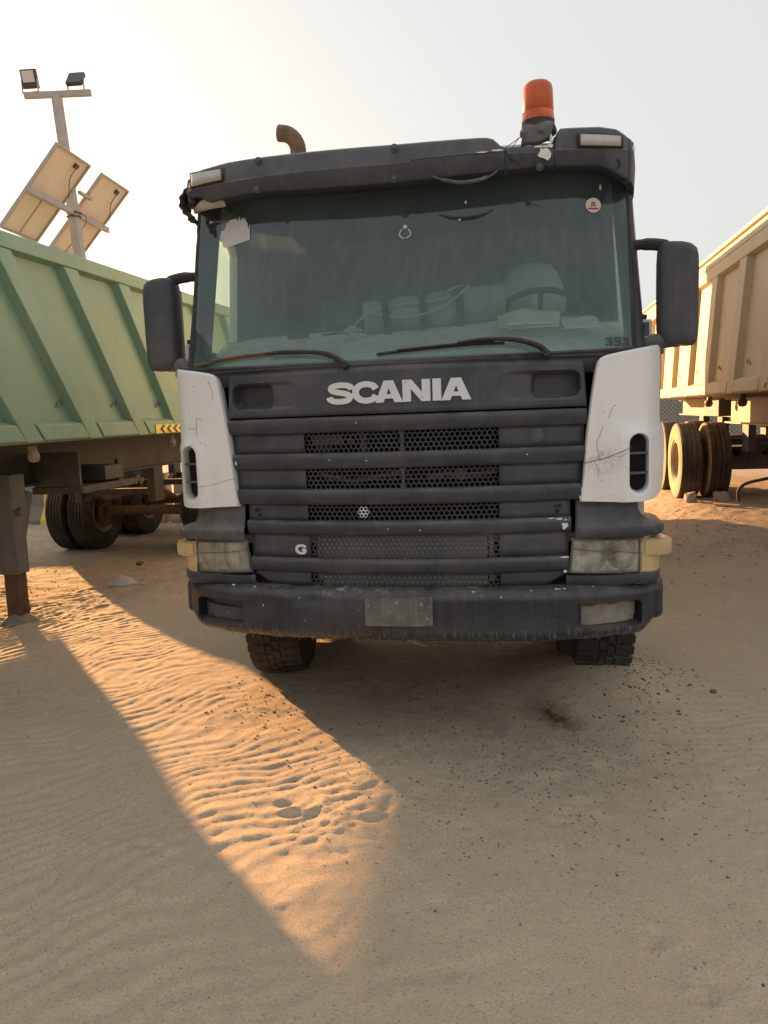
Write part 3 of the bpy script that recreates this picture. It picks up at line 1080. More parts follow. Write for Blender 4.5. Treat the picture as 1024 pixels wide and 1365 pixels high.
# --- mirrors
for s in (-1, 1):
    b = MB()
    # rounded housing, cross-section swept in z
    cx, cy_ = s * 1.355, .40
    rows = []
    for i, (z, k) in enumerate(((1.985, .55), (1.992, .80), (2.01, .93), (2.05, .985), (2.2, 1.), (2.36, 1.), (2.42, .97), (2.45, .90), (2.465, .72), (2.47, .45))):
        row = []
        for j in range(24):
            a = 2 * math.pi * j / 24
            ca, sa = math.cos(a), math.sin(a)
            e_ = .55
            u = .098 * k * abs(ca) ** e_ * (1 if ca > 0 else -1)
            v = .085 * (.6 + .4 * k) * abs(sa) ** .8 * (1 if sa > 0 else -1)
            if v < 0:
                v *= 1.15
            ang = R_(-16) if s > 0 else R_(8)
            row.append((cx + u * math.cos(ang) - v * math.sin(ang), cy_ + u * math.sin(ang) + v * math.cos(ang), z + .012 * s * (u / .098) * (-1 if s > 0 else -1)))
        rows.append(row)
    b.grid(rows, closed=True)
    b.add(rows[0], [tuple(range(24))])
    b.add(rows[-1], [tuple(range(24))])
    mir = b.build('mirror', M['plastic'], truck, smooth=50)
    b = MB()
    b.box(cx - .075, cx + .075, cy_ + .082, cy_ + .09, 2.03, 2.42)
    b.build('mirror_glass', M['floodglass'], mir)
    b = MB()
    b.tube([(p.x * s, .42 - .02 * p.x + .03 * (1.3 - p.x), p.y) for p in spline([(1.12, 2.47), (1.17, 2.478), (1.24, 2.475), (1.31, 2.458), (1.345, 2.43)], 4)], [.026] * 6 + [.03] * 6 + [.024] * 5, 10)
    b.build('mirror_arm', M['black'], mir)
    b = MB()
    b.tube([(s * 1.19, .36, 1.975), (s * 1.24, .36, 2.0), (s * 1.30, .38, 2.01), (s * 1.36, .41, 2.0)], [.03, .042, .04, .025], 12)
    b.tube([(s * 1.25, .36, 1.99), (s * 1.27, .365, 1.94)], [.035, .022], 10)
    b.build('mirror_bracket', M['greyplastic'], mir)


# --- upper grille panel with two hand-hold pockets (height field)
def rrect(x, z, x0, x1, z0, z1, r):
    dx = max(abs(x - (x0 + x1) / 2) - (x1 - x0) / 2 + r, 0)
    dz = max(abs(z - (z0 + z1) / 2) - (z1 - z0) / 2 + r, 0)
    inside = min(max(abs(x - (x0 + x1) / 2) - (x1 - x0) / 2, abs(z - (z0 + z1) / 2) - (z1 - z0) / 2) + 0, 0) if dx == 0 and dz == 0 else 0
    return math.hypot(dx, dz) - r if (dx or dz) else min(inside, -r) if inside < -r else inside


def panel_y(x, z):
    a = abs(x)
    y = yg(x)
    # long shallow scoop
    d = rrect(a, z, .49, .875, 1.742, 1.872, .06)
    y += .020 * float(sstep((.004 - d) / .016)) * float(sstep((a - .45) / .22))
    d = rrect(a, z, .645, .868, 1.748, 1.868, .038)
    y += .060 * float(sstep((.004 - d) / .012))
    if z > 1.905:
        y += .8 * (z - 1.905) ** 1.3 * 2
    if z < 1.715:
        y += .5 * (1.715 - z)
    return y


b = MB()
zs = lin(1.70, 1.935, 44)
rows = [[((.885 + .018 * (1 - (z - 1.7) / .22)) * t, 0, z) for t in lin(-1, 1, 250)] for z in zs]
rows = [[(x, panel_y(x, z), z) for x, _, z in r] for r in rows]
b.grid(rows)
hood = b.build('grille_panel', M['plastic'], truck, smooth=60, solid=.012)
LX = lambda c: -.335 + (c - 148) / (902 - 148) * .696
for ch, a0, a1 in (('S', 146, 288), ('C', 281, 424), ('A', 404, 550), ('N', 550, 694), ('I', 706, 750), ('A', 750, 903)):
    rnd = ch in 'SC'
    glyph('letter', ch, LX(a0), LX(a1), 1.752 - (.002 if rnd else 0), 1.856 + (.002 if rnd else 0), lambda x, z: yg(x) + .001, M['letters'], hood, .010)
b = MB()
b.box(.868, .874, .108, .112, 1.885, 1.89)
# --- bars
BARS = [(1.693, 1.613, .902, 0), (1.515, 1.433, .886, 0), (1.334, 1.252, .872, 0), (1.172, 1.098, .824, 0), (.980, .902, .812, 0)]
for zt_, zb_, hw, _ in BARS:
    b = MB()
    h = zt_ - zb_
    prof = [(.055, .02), (.012, .0), (.001, .06), (-.004, .16), (-.006, .30), (-.002, .55), (.006, .80), (.012, .93), (.020, .985), (.055, 1.0)]
    xs = lin(-hw, hw, 61)
    rows = []
    for d, t in prof:
        rows.append([(x, yg(x) + d + .0025 * math.sin(x * 9 + zt_ * 30) * (t > .1 and t < .9), zt_ - h * t) for x in xs])
    b.grid(rows)
    for k in (0, 60):
        ring = [r[k] for r in rows]
        b.add(ring, [tuple(range(len(ring)))])
    b.build('grille_bar', M['plastic'], truck, smooth=40)
# --- solid side strips between the bars, with mesh in the middle
STRIPS = [(1.62, 1.508, .89, .485), (1.44, 1.328, .876, .485), (1.258, 1.166, .822, .482), (1.104, .974, .812, .479), (.91, .835, .80, .482)]
for i, (zt_, zb_, hw, mw_) in enumerate(STRIPS):
    for s in (-1, 1):
        b = MB()
        rows = []
        for z in lin(zt_, zb_, 4):
            w = hw - (.10 * sstep((.885 - z) / .05) if i == 4 else 0)
            rows.append([(s * x, yg(x) + .030, z) for x in lin(mw_, w, 14)])
        b.grid(rows)
        b.build('grille_infill', M['plastic'], truck, solid=.006)
    # hexagonal mesh
    b = MB()
    p = .0258
    rr = p / math.sqrt(3)
    nrow = int((zt_ - zb_) / (p * .866)) + 1
    ncol = int(2 * mw_ / p)
    for r in range(nrow):
        zc = zt_ - .008 - r * p * .866
        for c in range(ncol):
            xc = -mw_ + (c + .5 + .5 * (r % 2)) * p
            if xc > mw_:
                continue
            if i == 2 and not (abs(xc) > .30 or -.33 < xc < -.02 and False) and r % 9 != 99:
                pass
            o, n_, k_ = [], [], []
            for q in range(6):
                a = math.pi / 6 + q * math.pi / 3
                o.append((xc + rr * math.cos(a), zc + rr * math.sin(a)))
                n_.append((xc + rr * .80 * math.cos(a), zc + rr * .80 * math.sin(a)))
            vs_ = [(x, yg(x) + .034, z) for x, z in o] + [(x, yg(x) + .034, z) for x, z in n_] + [(x, yg(x) + .046, z) for x, z in n_]
            fs = []
            for q in range(6):
                q2 = (q + 1) % 6
                fs += [(q, q2, 6 + q2, 6 + q), (6 + q, 6 + q2, 12 + q2, 12 + q)]
            b.add(vs_, fs)
    b.build('grille_mesh', M['plastic'], truck, smooth=0)
    if i < 2:
        b = MB()
        for xc in (.02,):
            b.prism([(xc - .016, zt_), (xc + .016, zt_), (xc + .005, (zt_ + zb_) / 2), (xc + .016, zb_), (xc - .016, zb_), (xc - .005, (zt_ + zb_) / 2)], lambda u, v, d: (u, yg(u) + .031 - d, v), 0, .002)
        b.build('mesh_rib', M['plastic'], truck, smooth=0)
# three-hole vents in the third strip
for s in (-1, 1):
    for dx, dz in ((-.016, .011), (.014, .013), (0, -.013), (-.028, -.011)):
        if s < 0 and dx < -.02:
            dx = .028
        b = MB()
        b.lathe([(0, 0), (.0115, 0), (.0115, .003)], 'Y', (s * .758 + dx, yg(.758) + .027, 1.212 + dz), 6)
        b.build('vent_hole', M['dark'], truck, smooth=0)
# pale broken mesh flower and paint chips
b = MB()
for k in range(7):
    a = k * math.pi / 3
    cx, cz = (-.185 + (.0195 * math.cos(a) if k else 0), 1.216 + (.0195 * math.sin(a) if k else 0))
    ring = []
    for q in range(6):
        aa = math.pi / 6 + q * math.pi / 3
        ring.append((cx + .0112 * math.cos(aa), cz + .0112 * math.sin(aa)))
    inn = [(cx + (x - cx) * .70, cz + (z - cz) * .70) for x, z in ring]
    for q in range(6):
        q2 = (q + 1) % 6
        b.add([(*((ring[q][0], yg(0) + .0305 - .0004 * k, ring[q][1])),), (ring[q2][0], yg(0) + .0305 - .0004 * k, ring[q2][1]), (inn[q2][0], yg(0) + .0305 - .0004 * k, inn[q2][1]), (inn[q][0], yg(0) + .0305 - .0004 * k, inn[q][1])], [(0, 1, 2, 3)])
b.build('grille_badge', M['chip'], truck, smooth=0)
rs = random.Random(21)
for cx, cz, rx, rz in ((.795, 1.138, .017, .03), (.77, 1.165, .016, .006), (.73, 1.168, .02, .003), (.79, .975, .024, .004), (.795, .905, .01, .007), (-.872, 1.47, .006, .012), (.878, 1.30, .005, .02), (.868, 1.265, .005, .012)):
    b = MB()
    b.prism(blot(cx, cz, rx, rz, 14), lambda u, v, d: (u, yg(u) - .001 - d, v), -.006, .006)
    b.build('paint_chip', M['chip'], truck, smooth=0)
for cx, cz in ((-.345, 1.482), (-.155, 1.474), (.38, 1.67), (.10, 1.128), (-.06, 1.135), (.62, 1.482), (-.2, 1.66)):
    b = MB()
    b.prism(blot(cx, cz, .004, .004, 7), lambda u, v, d: (u, yg(u) - .004 - d, v), -.004, .003)
    b.build('paint_chip', M['chip'], truck, smooth=0)
b = MB()
b.lathe([(0, -.004), (.026, -.004), (.034, .0), (.036, .006)], 'Y', (.663, yg(.663) + .028, 1.568), 24)
b.build('blanking_disc', M['greyplastic'], truck)
glyph('letter', 'G', -.562, -.498, .996, 1.05, lambda x, z: yg(x) + .029, M['letters'], truck, .006)
# lower apron pieces under the last bar
for s in (-1, 1):
    b = MB()
    rows = [[(s * x, yg(x) + .03 + .02 * (1 - k), .84 - .03 * k) for x in lin(.50, .70, 8)] for k in (0, 1)]
    b.grid(rows)
    b.build('apron', M['greyplastic'], truck, solid=.008)

# --- what shows behind the mesh
b = MB()
b.box(-.42, .42, .082, .17, .80, 1.12)
rad = b.build('radiator', M['radiator'], truck)
b = MB()
for z in (.84, 1.115):
    b.box(-.45, .45, .105, .175, z - .01, z + .012)
for x in (-.44, .44):
    b.box(x - .012, x + .012, .105, .175, .80, 1.13)
b.build('radiator_frame', M['galv'], rad)
b = MB()
b.box(-1.1, 1.1, .62, .66, .7, 1.93)
b.box(-1.1, 1.1, .20, .62, 1.90, 1.925)
for s in (-1, 1):
    b.box(s * 1.0 - .02, s * 1.0 + .02, .30, .62, .7, 1.9)
b.build('bulkhead', M['dark'], truck)
rs = random.Random(4)
b = MB()
b.box(-.47, -.31, .16, .26, 1.555, 1.60, 0)
b.box(-.45, -.36, .15, .24, 1.515, 1.55, 1)
b.tube([(-.22, .2, 1.62), (-.2, .18, 1.55), (-.21, .2, 1.46)], .016, 8, 0)
b.tube([(-.46, .2, 1.40), (-.35, .17, 1.38), (-.28, .18, 1.36), (-.15, .2, 1.375), (-.02, .2, 1.40)], .014, 8, 0)
b.tube([(-.46, .24, 1.44), (-.30, .22, 1.36), (-.2, .2, 1.35)], .018, 8, 1)
b.tube([(.12, .2, 1.37), (.22, .17, 1.39), (.33, .19, 1.375), (.47, .2, 1.40)], .016, 8, 0)
b.lathe([(0, -.02), (.03, -.02), (.03, .05)], 'Y', (.29, .18, 1.385), 14, 0)
for k in range(10):
    x, z = rs.uniform(-.45, .45), rs.choice((rs.uniform(1.34, 1.43), rs.uniform(1.52, 1.6)))
    b.box(x - .02, x + .02, .22, .28, z - .015, z + .015, rs.choice((0, 1, 1)))
b.build('engine_fittings', [M['brass'], M['steel']], truck)
b = MB()
for x0, x1 in ((-.55, -.30), (.50, .78)):
    b.tube([(x0, .12, .815), ((x0 + x1) / 2, .1, .80), (x1, .12, .82)], .012, 6)
b.box(-.62, .75, .16, .24, .76, .80)
b.build('cross_member', M['rust'], truck)


# --- white corner panels with slotted air vents
def ywhite(x):
    a = abs(x)
    return .105 + .055 * ((a - .85) / .3) ** 2 + 9 * max(0, a - 1.15) ** 2


for s in (-1, 1):
    out = [(.868, 1.243), (.882, 1.36), (.893, 1.5), (.905, 1.62), (.918, 1.72), (.933, 1.82), (.943, 1.88), (.952, 1.912), (.972, 1.930), (1.0, 1.938), (1.08, 1.953), (1.16, 1.968), (1.225, 1.984), (1.243, 1.985), (1.250, 1.96), (1.252, 1.88), (1.248, 1.78), (1.246, 1.68), (1.248, 1.63), (1.258, 1.60), (1.276, 1.572), (1.285, 1.53), (1.285, 1.44), (1.28, 1.36), (1.27, 1.30), (1.25, 1.262), (1.215, 1.243), (1.16, 1.236), (1.05, 1.236), (.95, 1.24)]
    out = [(x + (.022 if s > 0 else .045) * float(sstep((x - 1.10) / .12)), z) for x, z in out]
    # resample the outline evenly
    N = 96
    pts = out + [out[0]]
    L = [0]
    for p, q in zip(pts, pts[1:]):
        L.append(L[-1] + math.dist(p, q))
    O = []
    for k in range(N):
        t = L[-1] * k / N
        j = max(i for i in range(len(pts) - 1) if L[i] <= t)
        f = (t - L[j]) / (L[j + 1] - L[j])
        O.append((pts[j][0] + (pts[j + 1][0] - pts[j][0]) * f, pts[j][1] + (pts[j + 1][1] - pts[j][1]) * f))
    cxs, hw, z0, z1 = 1.146, .046, 1.278, 1.562

    def slot(a, r):
        # point on a stadium of half width r seen at angle a
        d = Vector((math.cos(a), math.sin(a)))
        lo, hi = 0, 2
        for _ in range(40):
            m = (lo + hi) / 2
            px, pz = d.x * m, d.y * m
            hz = (z1 - z0) / 2 - hw
            dd = math.hypot(px, max(abs(pz) - hz, 0)) - r
            lo, hi = (m, hi) if dd < 0 else (lo, m)
        return (cxs + d.x * m + .012 * (1.42 - (1.42 + d.y * m)) * 0, 1.42 + d.y * m)
    ang = [math.atan2(z - 1.42, x - cxs) for x, z in O]
    rings = []
    rings.append([(x, z, 'in2') for x, z in (slot(a, hw - .004) for a in ang)])
    rings.append([(x, z, 'in') for x, z in (slot(a, hw - .002) for a in ang)])
    rings.append([(x, z, 'lip') for x, z in (slot(a, hw + .003) for a in ang)])
    rings.append([(x, z, 'lip2') for x, z in (slot(a, hw + .016) for a in ang)])
    base = [slot(a, hw + .028) for a in ang]
    for t in (0, .12, .25, .4, .55, .7, .82, .92, .97, 1):
        rings.append([(bx_ + (ox - bx_) * t, bz_ + (oz - bz_) * t, 'edge' if t == 1 else 's') for (bx_, bz_), (ox, oz) in zip(base, O)])
    rows = []
    for rg in rings:
        row = []
        for x, z, k in rg:
            y = ywhite(x)
            y -= .022 * float(sstep((1.60 - z) / .05)) * float(sstep((x - 1.02) / .06))     # lower bulge round the vent
            y += {'in2': .10, 'in': .03, 'lip': .004, 'lip2': -.001, 's': 0, 'edge': .014}[k]
            row.append((s * x, y, z))
        rows.append(row)
    b = MB()
    b.grid(rows, closed=True)
    # return flange back along the cab side
    b2 = []
    for y in (.30, .45, .62):
        b2.append([(s * (min(1.309 if s > 0 else 1.332, x + .004)), max(y, ywhite(x) + .014), z) for x, z in O[36:84] if x > 1.2])
    b.grid(b2)
    b.grid([[(x, y, z) for x, y, z in rows[-1]], [(x * .998, y + .05, z) for x, y, z in rows[-1]]], closed=True)
    pan = b.build('corner_panel', M['white'], truck, smooth=40)
    b = MB()
    b.box(s * 1.146 - .06, s * 1.146 + .06, ywhite(1.146) + .085, ywhite(1.146) + .09, 1.26, 1.58)
    b.build('vent_back', M['dark'], pan)
    for zf in (1.372, 1.468):
        b = MB()
        for k in range(6):
            xa, xb = 1.100 + k * .0152, 1.100 + (k + 1) * .0152
            q = [(s * xq, ywhite(xq) + dq, zf + hq) for xq in (xa, xb) for dq in (.0, .07) for hq in (-.004, .004)]
            b.add(q, [(0, 1, 3, 2), (4, 6, 7, 5), (0, 4, 5, 1), (2, 3, 7, 6), (1, 5, 7, 3), (0, 2, 6, 4)])
        b.build('vent_fin', M['greyplastic'], pan)
    # dark gap filler behind the panel's inner edge
    b = MB()
    b.box(s * .69 - .05, s * .69 + .05, .165, .30, 1.22, 1.92)
    b.build('dark_filler', M['dark'], truck)
    crk = ([[(.872, 1.425), (.93, 1.44), (.99, 1.452), (1.05, 1.475), (1.09, 1.492), (1.11, 1.50)], [(.93, 1.435), (.955, 1.40), (.95, 1.36)], [(.96, 1.45), (.945, 1.52), (.96, 1.56), (.975, 1.60)], [(1.02, 1.46), (1.05, 1.455), (1.09, 1.475)], [(1.0, 1.64), (1.02, 1.69), (1.035, 1.70)]] if s > 0 else
           [[(.876, 1.395), (.95, 1.375), (1.0, 1.362), (1.06, 1.352), (1.1, 1.352)], [(1.05, 1.70), (1.085, 1.705), (1.09, 1.66), (1.12, 1.655), (1.15, 1.66)], [(1.09, 1.66), (1.085, 1.59), (1.05, 1.575), (1.035, 1.56)], [(1.085, 1.59), (1.12, 1.57), (1.14, 1.565)], [(1.0, 1.90), (.985, 1.86), (.975, 1.83), (.985, 1.80)]])
    for c in crk:
        b = MB()
        b.tube([(s * p.x, ywhite(p.x) - .0005 - .022 * float(sstep((1.60 - p.y) / .05)) * float(sstep((p.x - 1.02) / .06)), p.y) for p in spline(c, 4)], .0019 if (s > 0 and c is crk[0]) else .0010, 4)
        b.build('crack', M['blackpaint'], pan)


# --- headlight surround step, headlight, amber corner lamp, lower trim, bumper
def wrap_rows(s, spec, n=22):
    """spec: rows of (z, x_inner, x_outer, y_inner, corner radius, forward offset)"""
    rows = []
    for z, xi, xo, yi, cr, fo in spec:
        row = []
        for k in range(n):
            t = k / (n - 1)
            if t < .55:
                x = xi + (xo - cr - xi) * t / .55
                y = yi + .05 * ((x - xi) / .3) ** 2
            elif t < .9:
                a = (t - .55) / .35 * math.pi / 2
                y0 = yi + .05 * ((xo - cr - xi) / .3) ** 2
                x = xo - cr + cr * math.sin(a)
                y = y0 + cr * 1.3 * (1 - math.cos(a))
            else:
                y0 = yi + .05 * ((xo - cr - xi) / .3) ** 2
                x = xo
                y = y0 + cr * 1.3 + (t - .9) / .1 * .25
            row.append((s * x, y + fo, z))
        rows.append(row)
    return rows


for s in (-1, 1):
    b = MB()
    rows = wrap_rows(s, [(1.25, .848, 1.155, .125, .09, .02), (1.19, .847, 1.16, .125, .09, .012), (1.155, .846, 1.175, .125, .10, .0), (1.135, .845, 1.21, .118, .12, -.005), (1.122, .845, 1.265, .108, .14, -.01), (1.112, .844, 1.285, .105, .14, -.012), (1.08, .842, 1.288, .104, .14, -.012), (1.066, .84, 1.28, .106, .14, -.006), (1.06, .838, 1.24, .12, .13, .03)])
    b.grid(rows)
    st_ = b.build('headlight_surround', M['greyplastic'] if s < 0 else M['plastic'], truck, smooth=45, solid=.01)

    def ylens(x):
        return .112 + .10 * max(0, (x - .83) / .33) ** 1.7
    b = MB()
    xin = lambda z: .812 + .018 * (z - .89) / .17
    ztl = lambda x: 1.064 - .012 * (x - .83) / .33
    zbl = lambda x: .892 - .016 * (x - .83) / .33
    rows = []
    for k in lin(0, 1, 7):
        row = []
        for t in lin(0, 1, 17):
            x = xin(.89 + .17 * k) + (1.163 - .82) * t
            row.append((s * x, ylens(x) - .006 * math.sin(math.pi * k) * 1.2, zbl(x) + (ztl(x) - zbl(x)) * k))
        rows.append(row)
    b.grid(rows)
    b.grid([rows[0], [(x, y + .06, z) for x, y, z in rows[0]]])
    b.grid([rows[-1], [(x, y + .06, z) for x, y, z in rows[-1]]])
    hl_ = b.build('headlight', M['lens'], truck, smooth=40)
    b = MB()
    rows = []
    for k in lin(0, 1, 17):
        row = []
        for t in lin(0, 1, 41):
            x = xin(.89 + .17 * k) + .012 + .318 * t
            z = zbl(x) + .006 + (ztl(x) - zbl(x) - .012) * k
            dd = .02
            for cxr, rr_ in ((.915, .085), (1.075, .078)):
                q = ((x - cxr) ** 2 + (z - .975) ** 2) / rr_ ** 2
                if q < 1:
                    dd = .02 + .065 * math.sqrt(1 - q)
            row.append((s * x, ylens(x) + dd, z))
        rows.append(row)
    b.grid(rows)
    b.build('reflector', M['reflector'], hl_, smooth=60)
    for cxr in (.915, 1.075):
        b = MB()
        b.tube([(s * cxr, ylens(cxr) + .09, .975), (s * cxr, ylens(cxr) + .035, .975)], [.014, .011], 10)
        b.build('bulb', M['floodglass'], hl_)
    # raised rim and inner reflector edge lines
    b = MB()
    fr = [(xin(.9) + .006, zbl(.83) + .006), (1.155, zbl(1.155) + .006), (1.157, ztl(1.157) - .006), (xin(1.05) + .006, ztl(.83) - .006)]
    fr = fr + [fr[0]]
    path = []
    for p, q in zip(fr, fr[1:]):
        path += [(s * (p[0] + (q[0] - p[0]) * t), ylens(p[0] + (q[0] - p[0]) * t) - .006, p[1] + (q[1] - p[1]) * t) for t in lin(0, 1, 8)[:-1]]
    path.append(path[0])
    b.tube(path, .005, 5, cap=False)
    b.build('lens_rim', M['greyplastic'], hl_)
    b = MB()
    wz = [(xin(1.0), 1.02), (.88, 1.008), (.95, 1.0), (1.05, .992), (1.16, .975), (1.25, .965)] if s > 0 else [(xin(1.0), 1.03), (.87, 1.012), (.95, 1.0), (1.05, .992), (1.16, .978), (1.22, .965)]
    b.tube([(s * p.x, (ylens(p.x) if p.x < 1.165 else ylens(1.165) + 1.2 * (p.x - 1.165)) - .012, p.y) for p in spline(wz, 5)], .0022, 4)
    b.build('tie_wire', M['rust'], hl_)
    # amber corner lamp wraps the corner
    b = MB()
    rows = []
    for k in lin(0, 1, 6):
        row = []
        for t in lin(0, 1, 12):
            a = t * math.pi / 2
            x = 1.170 + .115 * math.sin(a) - .012 * (1 - k) * t
            y = ylens(1.165) - .002 + .16 * (1 - math.cos(a)) + .01 * t
            row.append((s * x, y, .868 + (1.045 - .868) * k - .03 * t * (1 - k) * 0))
        rows.append(row)
    b.grid(rows)
    b.add(rows[-1], [tuple(range(12))])
    b.add(rows[0], [tuple(range(12))])
    am = b.build('corner_lamp', M['amber'], truck, smooth=40)
    b = MB()
    rows = []
    for z, g in ((.958, .78), (.963, .96), (.98, 1.), (1.02, 1.), (1.038, .96), (1.045, .8)):
        row = []
        for t in lin(0, 1, 14):
            a = t * math.pi * .62
            x = 1.185 + (.150 * g) * math.sin(min(a, math.pi / 2)) - max(0, a - math.pi / 2) * .02
            y = ylens(1.165) + .03 - .035 * g + .15 * (1 - math.cos(a))
            row.append((s * x, y, z - .012 * t))
        rows.append(row)
    b.grid(rows)
    b.add(rows[0], [tuple(range(14))])
    b.add(rows[-1], [tuple(range(14))])
    b.build('lamp_lip', M['amber'], am, smooth=40)
    # trim under the headlight, a little broken
    b = MB()
    rows = wrap_rows(s, [(.882, .80, 1.27, .12, .12, .02), (.878, .80, 1.275, .112, .12, .0), (.845, .80, 1.272, .11, .12, .0), (.825, .79, 1.26, .115, .12, .006), (.815, .79, 1.25, .14, .12, .03)], 22)
    rows = [[(x, y, z + .006 * math.sin(x * 23) * (1 if i > 1 else .3) - .012 * max(0, abs(x) - .8)) for x, y, z in r] for i, r in enumerate(rows)]
    b.grid(rows)
    b.build('headlight_trim', M['plastic'], truck, smooth=40, solid=.008)
    b = MB()
    b.prism([(1.055, .85), (1.07, .852), (1.085, .846), (1.08, .83), (1.072, .824), (1.06, .832)], lambda u, v, d: (s * u, .142 + .05 * ((u - .8) / .3) ** 2 - d, v), 0, .02)
    b.build('trim_notch', M['dark'], truck, smooth=0)

# bumper: swept height field
XB = []
for k in range(301):
    XB.append(-1.245 + 2.49 * k / 300)


def bump_zt(x):
    return .838 - .028 * (abs(x) / 1.2) ** 3 - .006 * math.exp(-((x + .55) / .06) ** 2)


def bump_zb(x):
    return .582 - .012 * (abs(x) / 1.1) ** 2 + .055 * float(sstep((abs(x) - 1.13) / .12)) ** 1.5


def bump_y(x, z, t):
    y = ybump(x)
    # rounded profile: t 0 at the bottom, 1 at the top
    y += .045 * max(0, (t - .80) / .20) ** 2.2 + .035 * max(0, (.20 - t) / .20) ** 2
    # lamp pocket
    a = abs(x)
    zi0, zi1 = .628 - .02 * (a - .85) / .3, .755 - .015 * (a - .85) / .3
    d = rrect(a, z, .85, 1.165, zi0, zi1, .022)
    y += .075 * float(sstep((.003 - d) / .012))
    # dents
    y += .018 * math.exp(-(((x + .47) / .09) ** 2 + ((z - .79) / .035) ** 2))
    y += .010 * math.exp(-(((x - .32) / .14) ** 2 + ((z - .72) / .06) ** 2))
    y += .003 * math.sin(x * 7) * math.sin(z * 30 + x * 4)
    return y


b = MB()
rows = [[(x, ybump(x) + .16, bump_zb(x) + .02) for x in XB]]
for t in lin(0, 1, 44):
    rows.append([(x, bump_y(x, bump_zb(x) + (bump_zt(x) - bump_zb(x)) * t, t), bump_zb(x) + (bump_zt(x) - bump_zb(x)) * t + (.003 * math.sin(x * 41) * math.sin(x * 17) if t < .05 else 0)) for x in XB])
rows.append([(x, ybump(x) + .10, bump_zt(x) + .004) for x in XB])
rows.append([(x, ybump(x) + .22, bump_zt(x) - .01) for x in XB])
b.grid(rows)
# side returns
for s in (-1, 1):
    k = 300 if s > 0 else 0
    edge = [r[k] for r in rows[1:-1]]
    ret = [edge]
    for i in range(1, 7):
        a = i / 6 * math.pi / 2
        ret.append([(x + s * .05 * math.sin(a), y + .08 * (1 - math.cos(a)) + .02 * i / 6, z) for x, y, z in edge])
    ret.append([(x + s * .05, y + .55, z) for x, y, z in edge])
    b.grid(ret)
bump = b.build('bumper', M['bumper'], truck, smooth=55)
for s in (-1, 1):    # broken lamp remains in the pockets
    b = MB()
    rows = [[(s * x, ybump(x) + .073 - .012 * math.sin(math.pi * (x - .87) / .27), z) for x in lin(.87, 1.14, 10)] for z in lin(.632, .70 if s < 0 else .735, 5)]
    b.grid(rows)
    b.build('pocket_lamp', M['recess'] if s > 0 else M['greyplastic'], bump, smooth=50)
    if s > 0:
        b = MB()
        b.grid([[(x, ybump(x) + .066 - .02 * k, .756 - .022 * k + .006 * math.sin(x * 60)) for x in lin(.865, 1.15, 24)] for k in (0, .5, 1)])
        b.build('rust_edge', M['rust'], bump)
b = MB()
b.prism([(-.176, .664), (-.174, .806), (.160, .810), (.158, .672), (.10, .664)], lambda u, v, d: (u, ybump(u) - .003 - d, v), -.02, .004)
plate = b.build('blank_plate', M['plate'], bump, smooth=0)
for x in (-.15, .135):
    b = MB()
    b.lathe([(0, -.003), (.007, -.003), (.009, .002)], 'Y', (x, ybump(x) - .006, .76), 8)
    b.build('screw', M['rust'], bump)
rs = random.Random(33)
for k in range(34):
    x = rs.choice((rs.uniform(.45, .8), rs.uniform(-1.1, 1.2)))
    z = rs.choice((.828, rs.uniform(.6, .82)))
    r = rs.uniform(.002, .005)
    t = (z - bump_zb(x)) / (bump_zt(x) - bump_zb(x))
    yb = bump_y(x, z, min(t, 1))
    b = MB()
    b.prism(blot(x, z, r * (2.2 if z > .825 else 1), r, 8), lambda u, v, d, yb=yb: (u, yb - d, v), -.004, .0012)
    b.build('scuff', M['plate'] if k % 3 else M['chip'], bump, smooth=0)
# hanging fringe of torn plastic under the bumper
b = MB()
for k in range(90):
    x = rs.uniform(-1.0, 1.12)
    l = rs.uniform(.006, .024)
    b.tube([(x, ybump(x) + .05, bump_zb(x) + .004), (x + rs.uniform(-.006, .006), ybump(x) + .052, bump_zb(x) - l)], [.003, .001], 4)
b.build('torn_fringe', M['plate'], bump)


# ------------------------------------------------------------------ wheels (axis X, centred)
def tyre_profile(Rr, W, rim, ribs):
    h = W / 2
    pr = [(rim, -h * .80), (rim + .02, -h * .92), (rim + (Rr - rim) * .35, -h * .99), (rim + (Rr - rim) * .6, -h), (Rr - .045, -h * .96), (Rr - .015, -h * .88)]
    n = ribs
    for k in range(n):
        a = -h * .84 + 2 * h * .84 * k / n
        c = -h * .84 + 2 * h * .84 * (k + 1) / n
        g = .007
        pr += [(Rr - .012, a + .0005), (Rr - (.003 if k in (0, n - 1) else 0), a + g), (Rr - (.003 if k in (0, n - 1) else 0), c - g), (Rr - .012, c - .0005)]
    pr += [(Rr - .015, h * .88), (Rr - .045, h * .96), (rim + (Rr - rim) * .6, h), (rim + (Rr - rim) * .35, h * .99), (rim + .02, h * .92), (rim, h * .80)]
    return pr


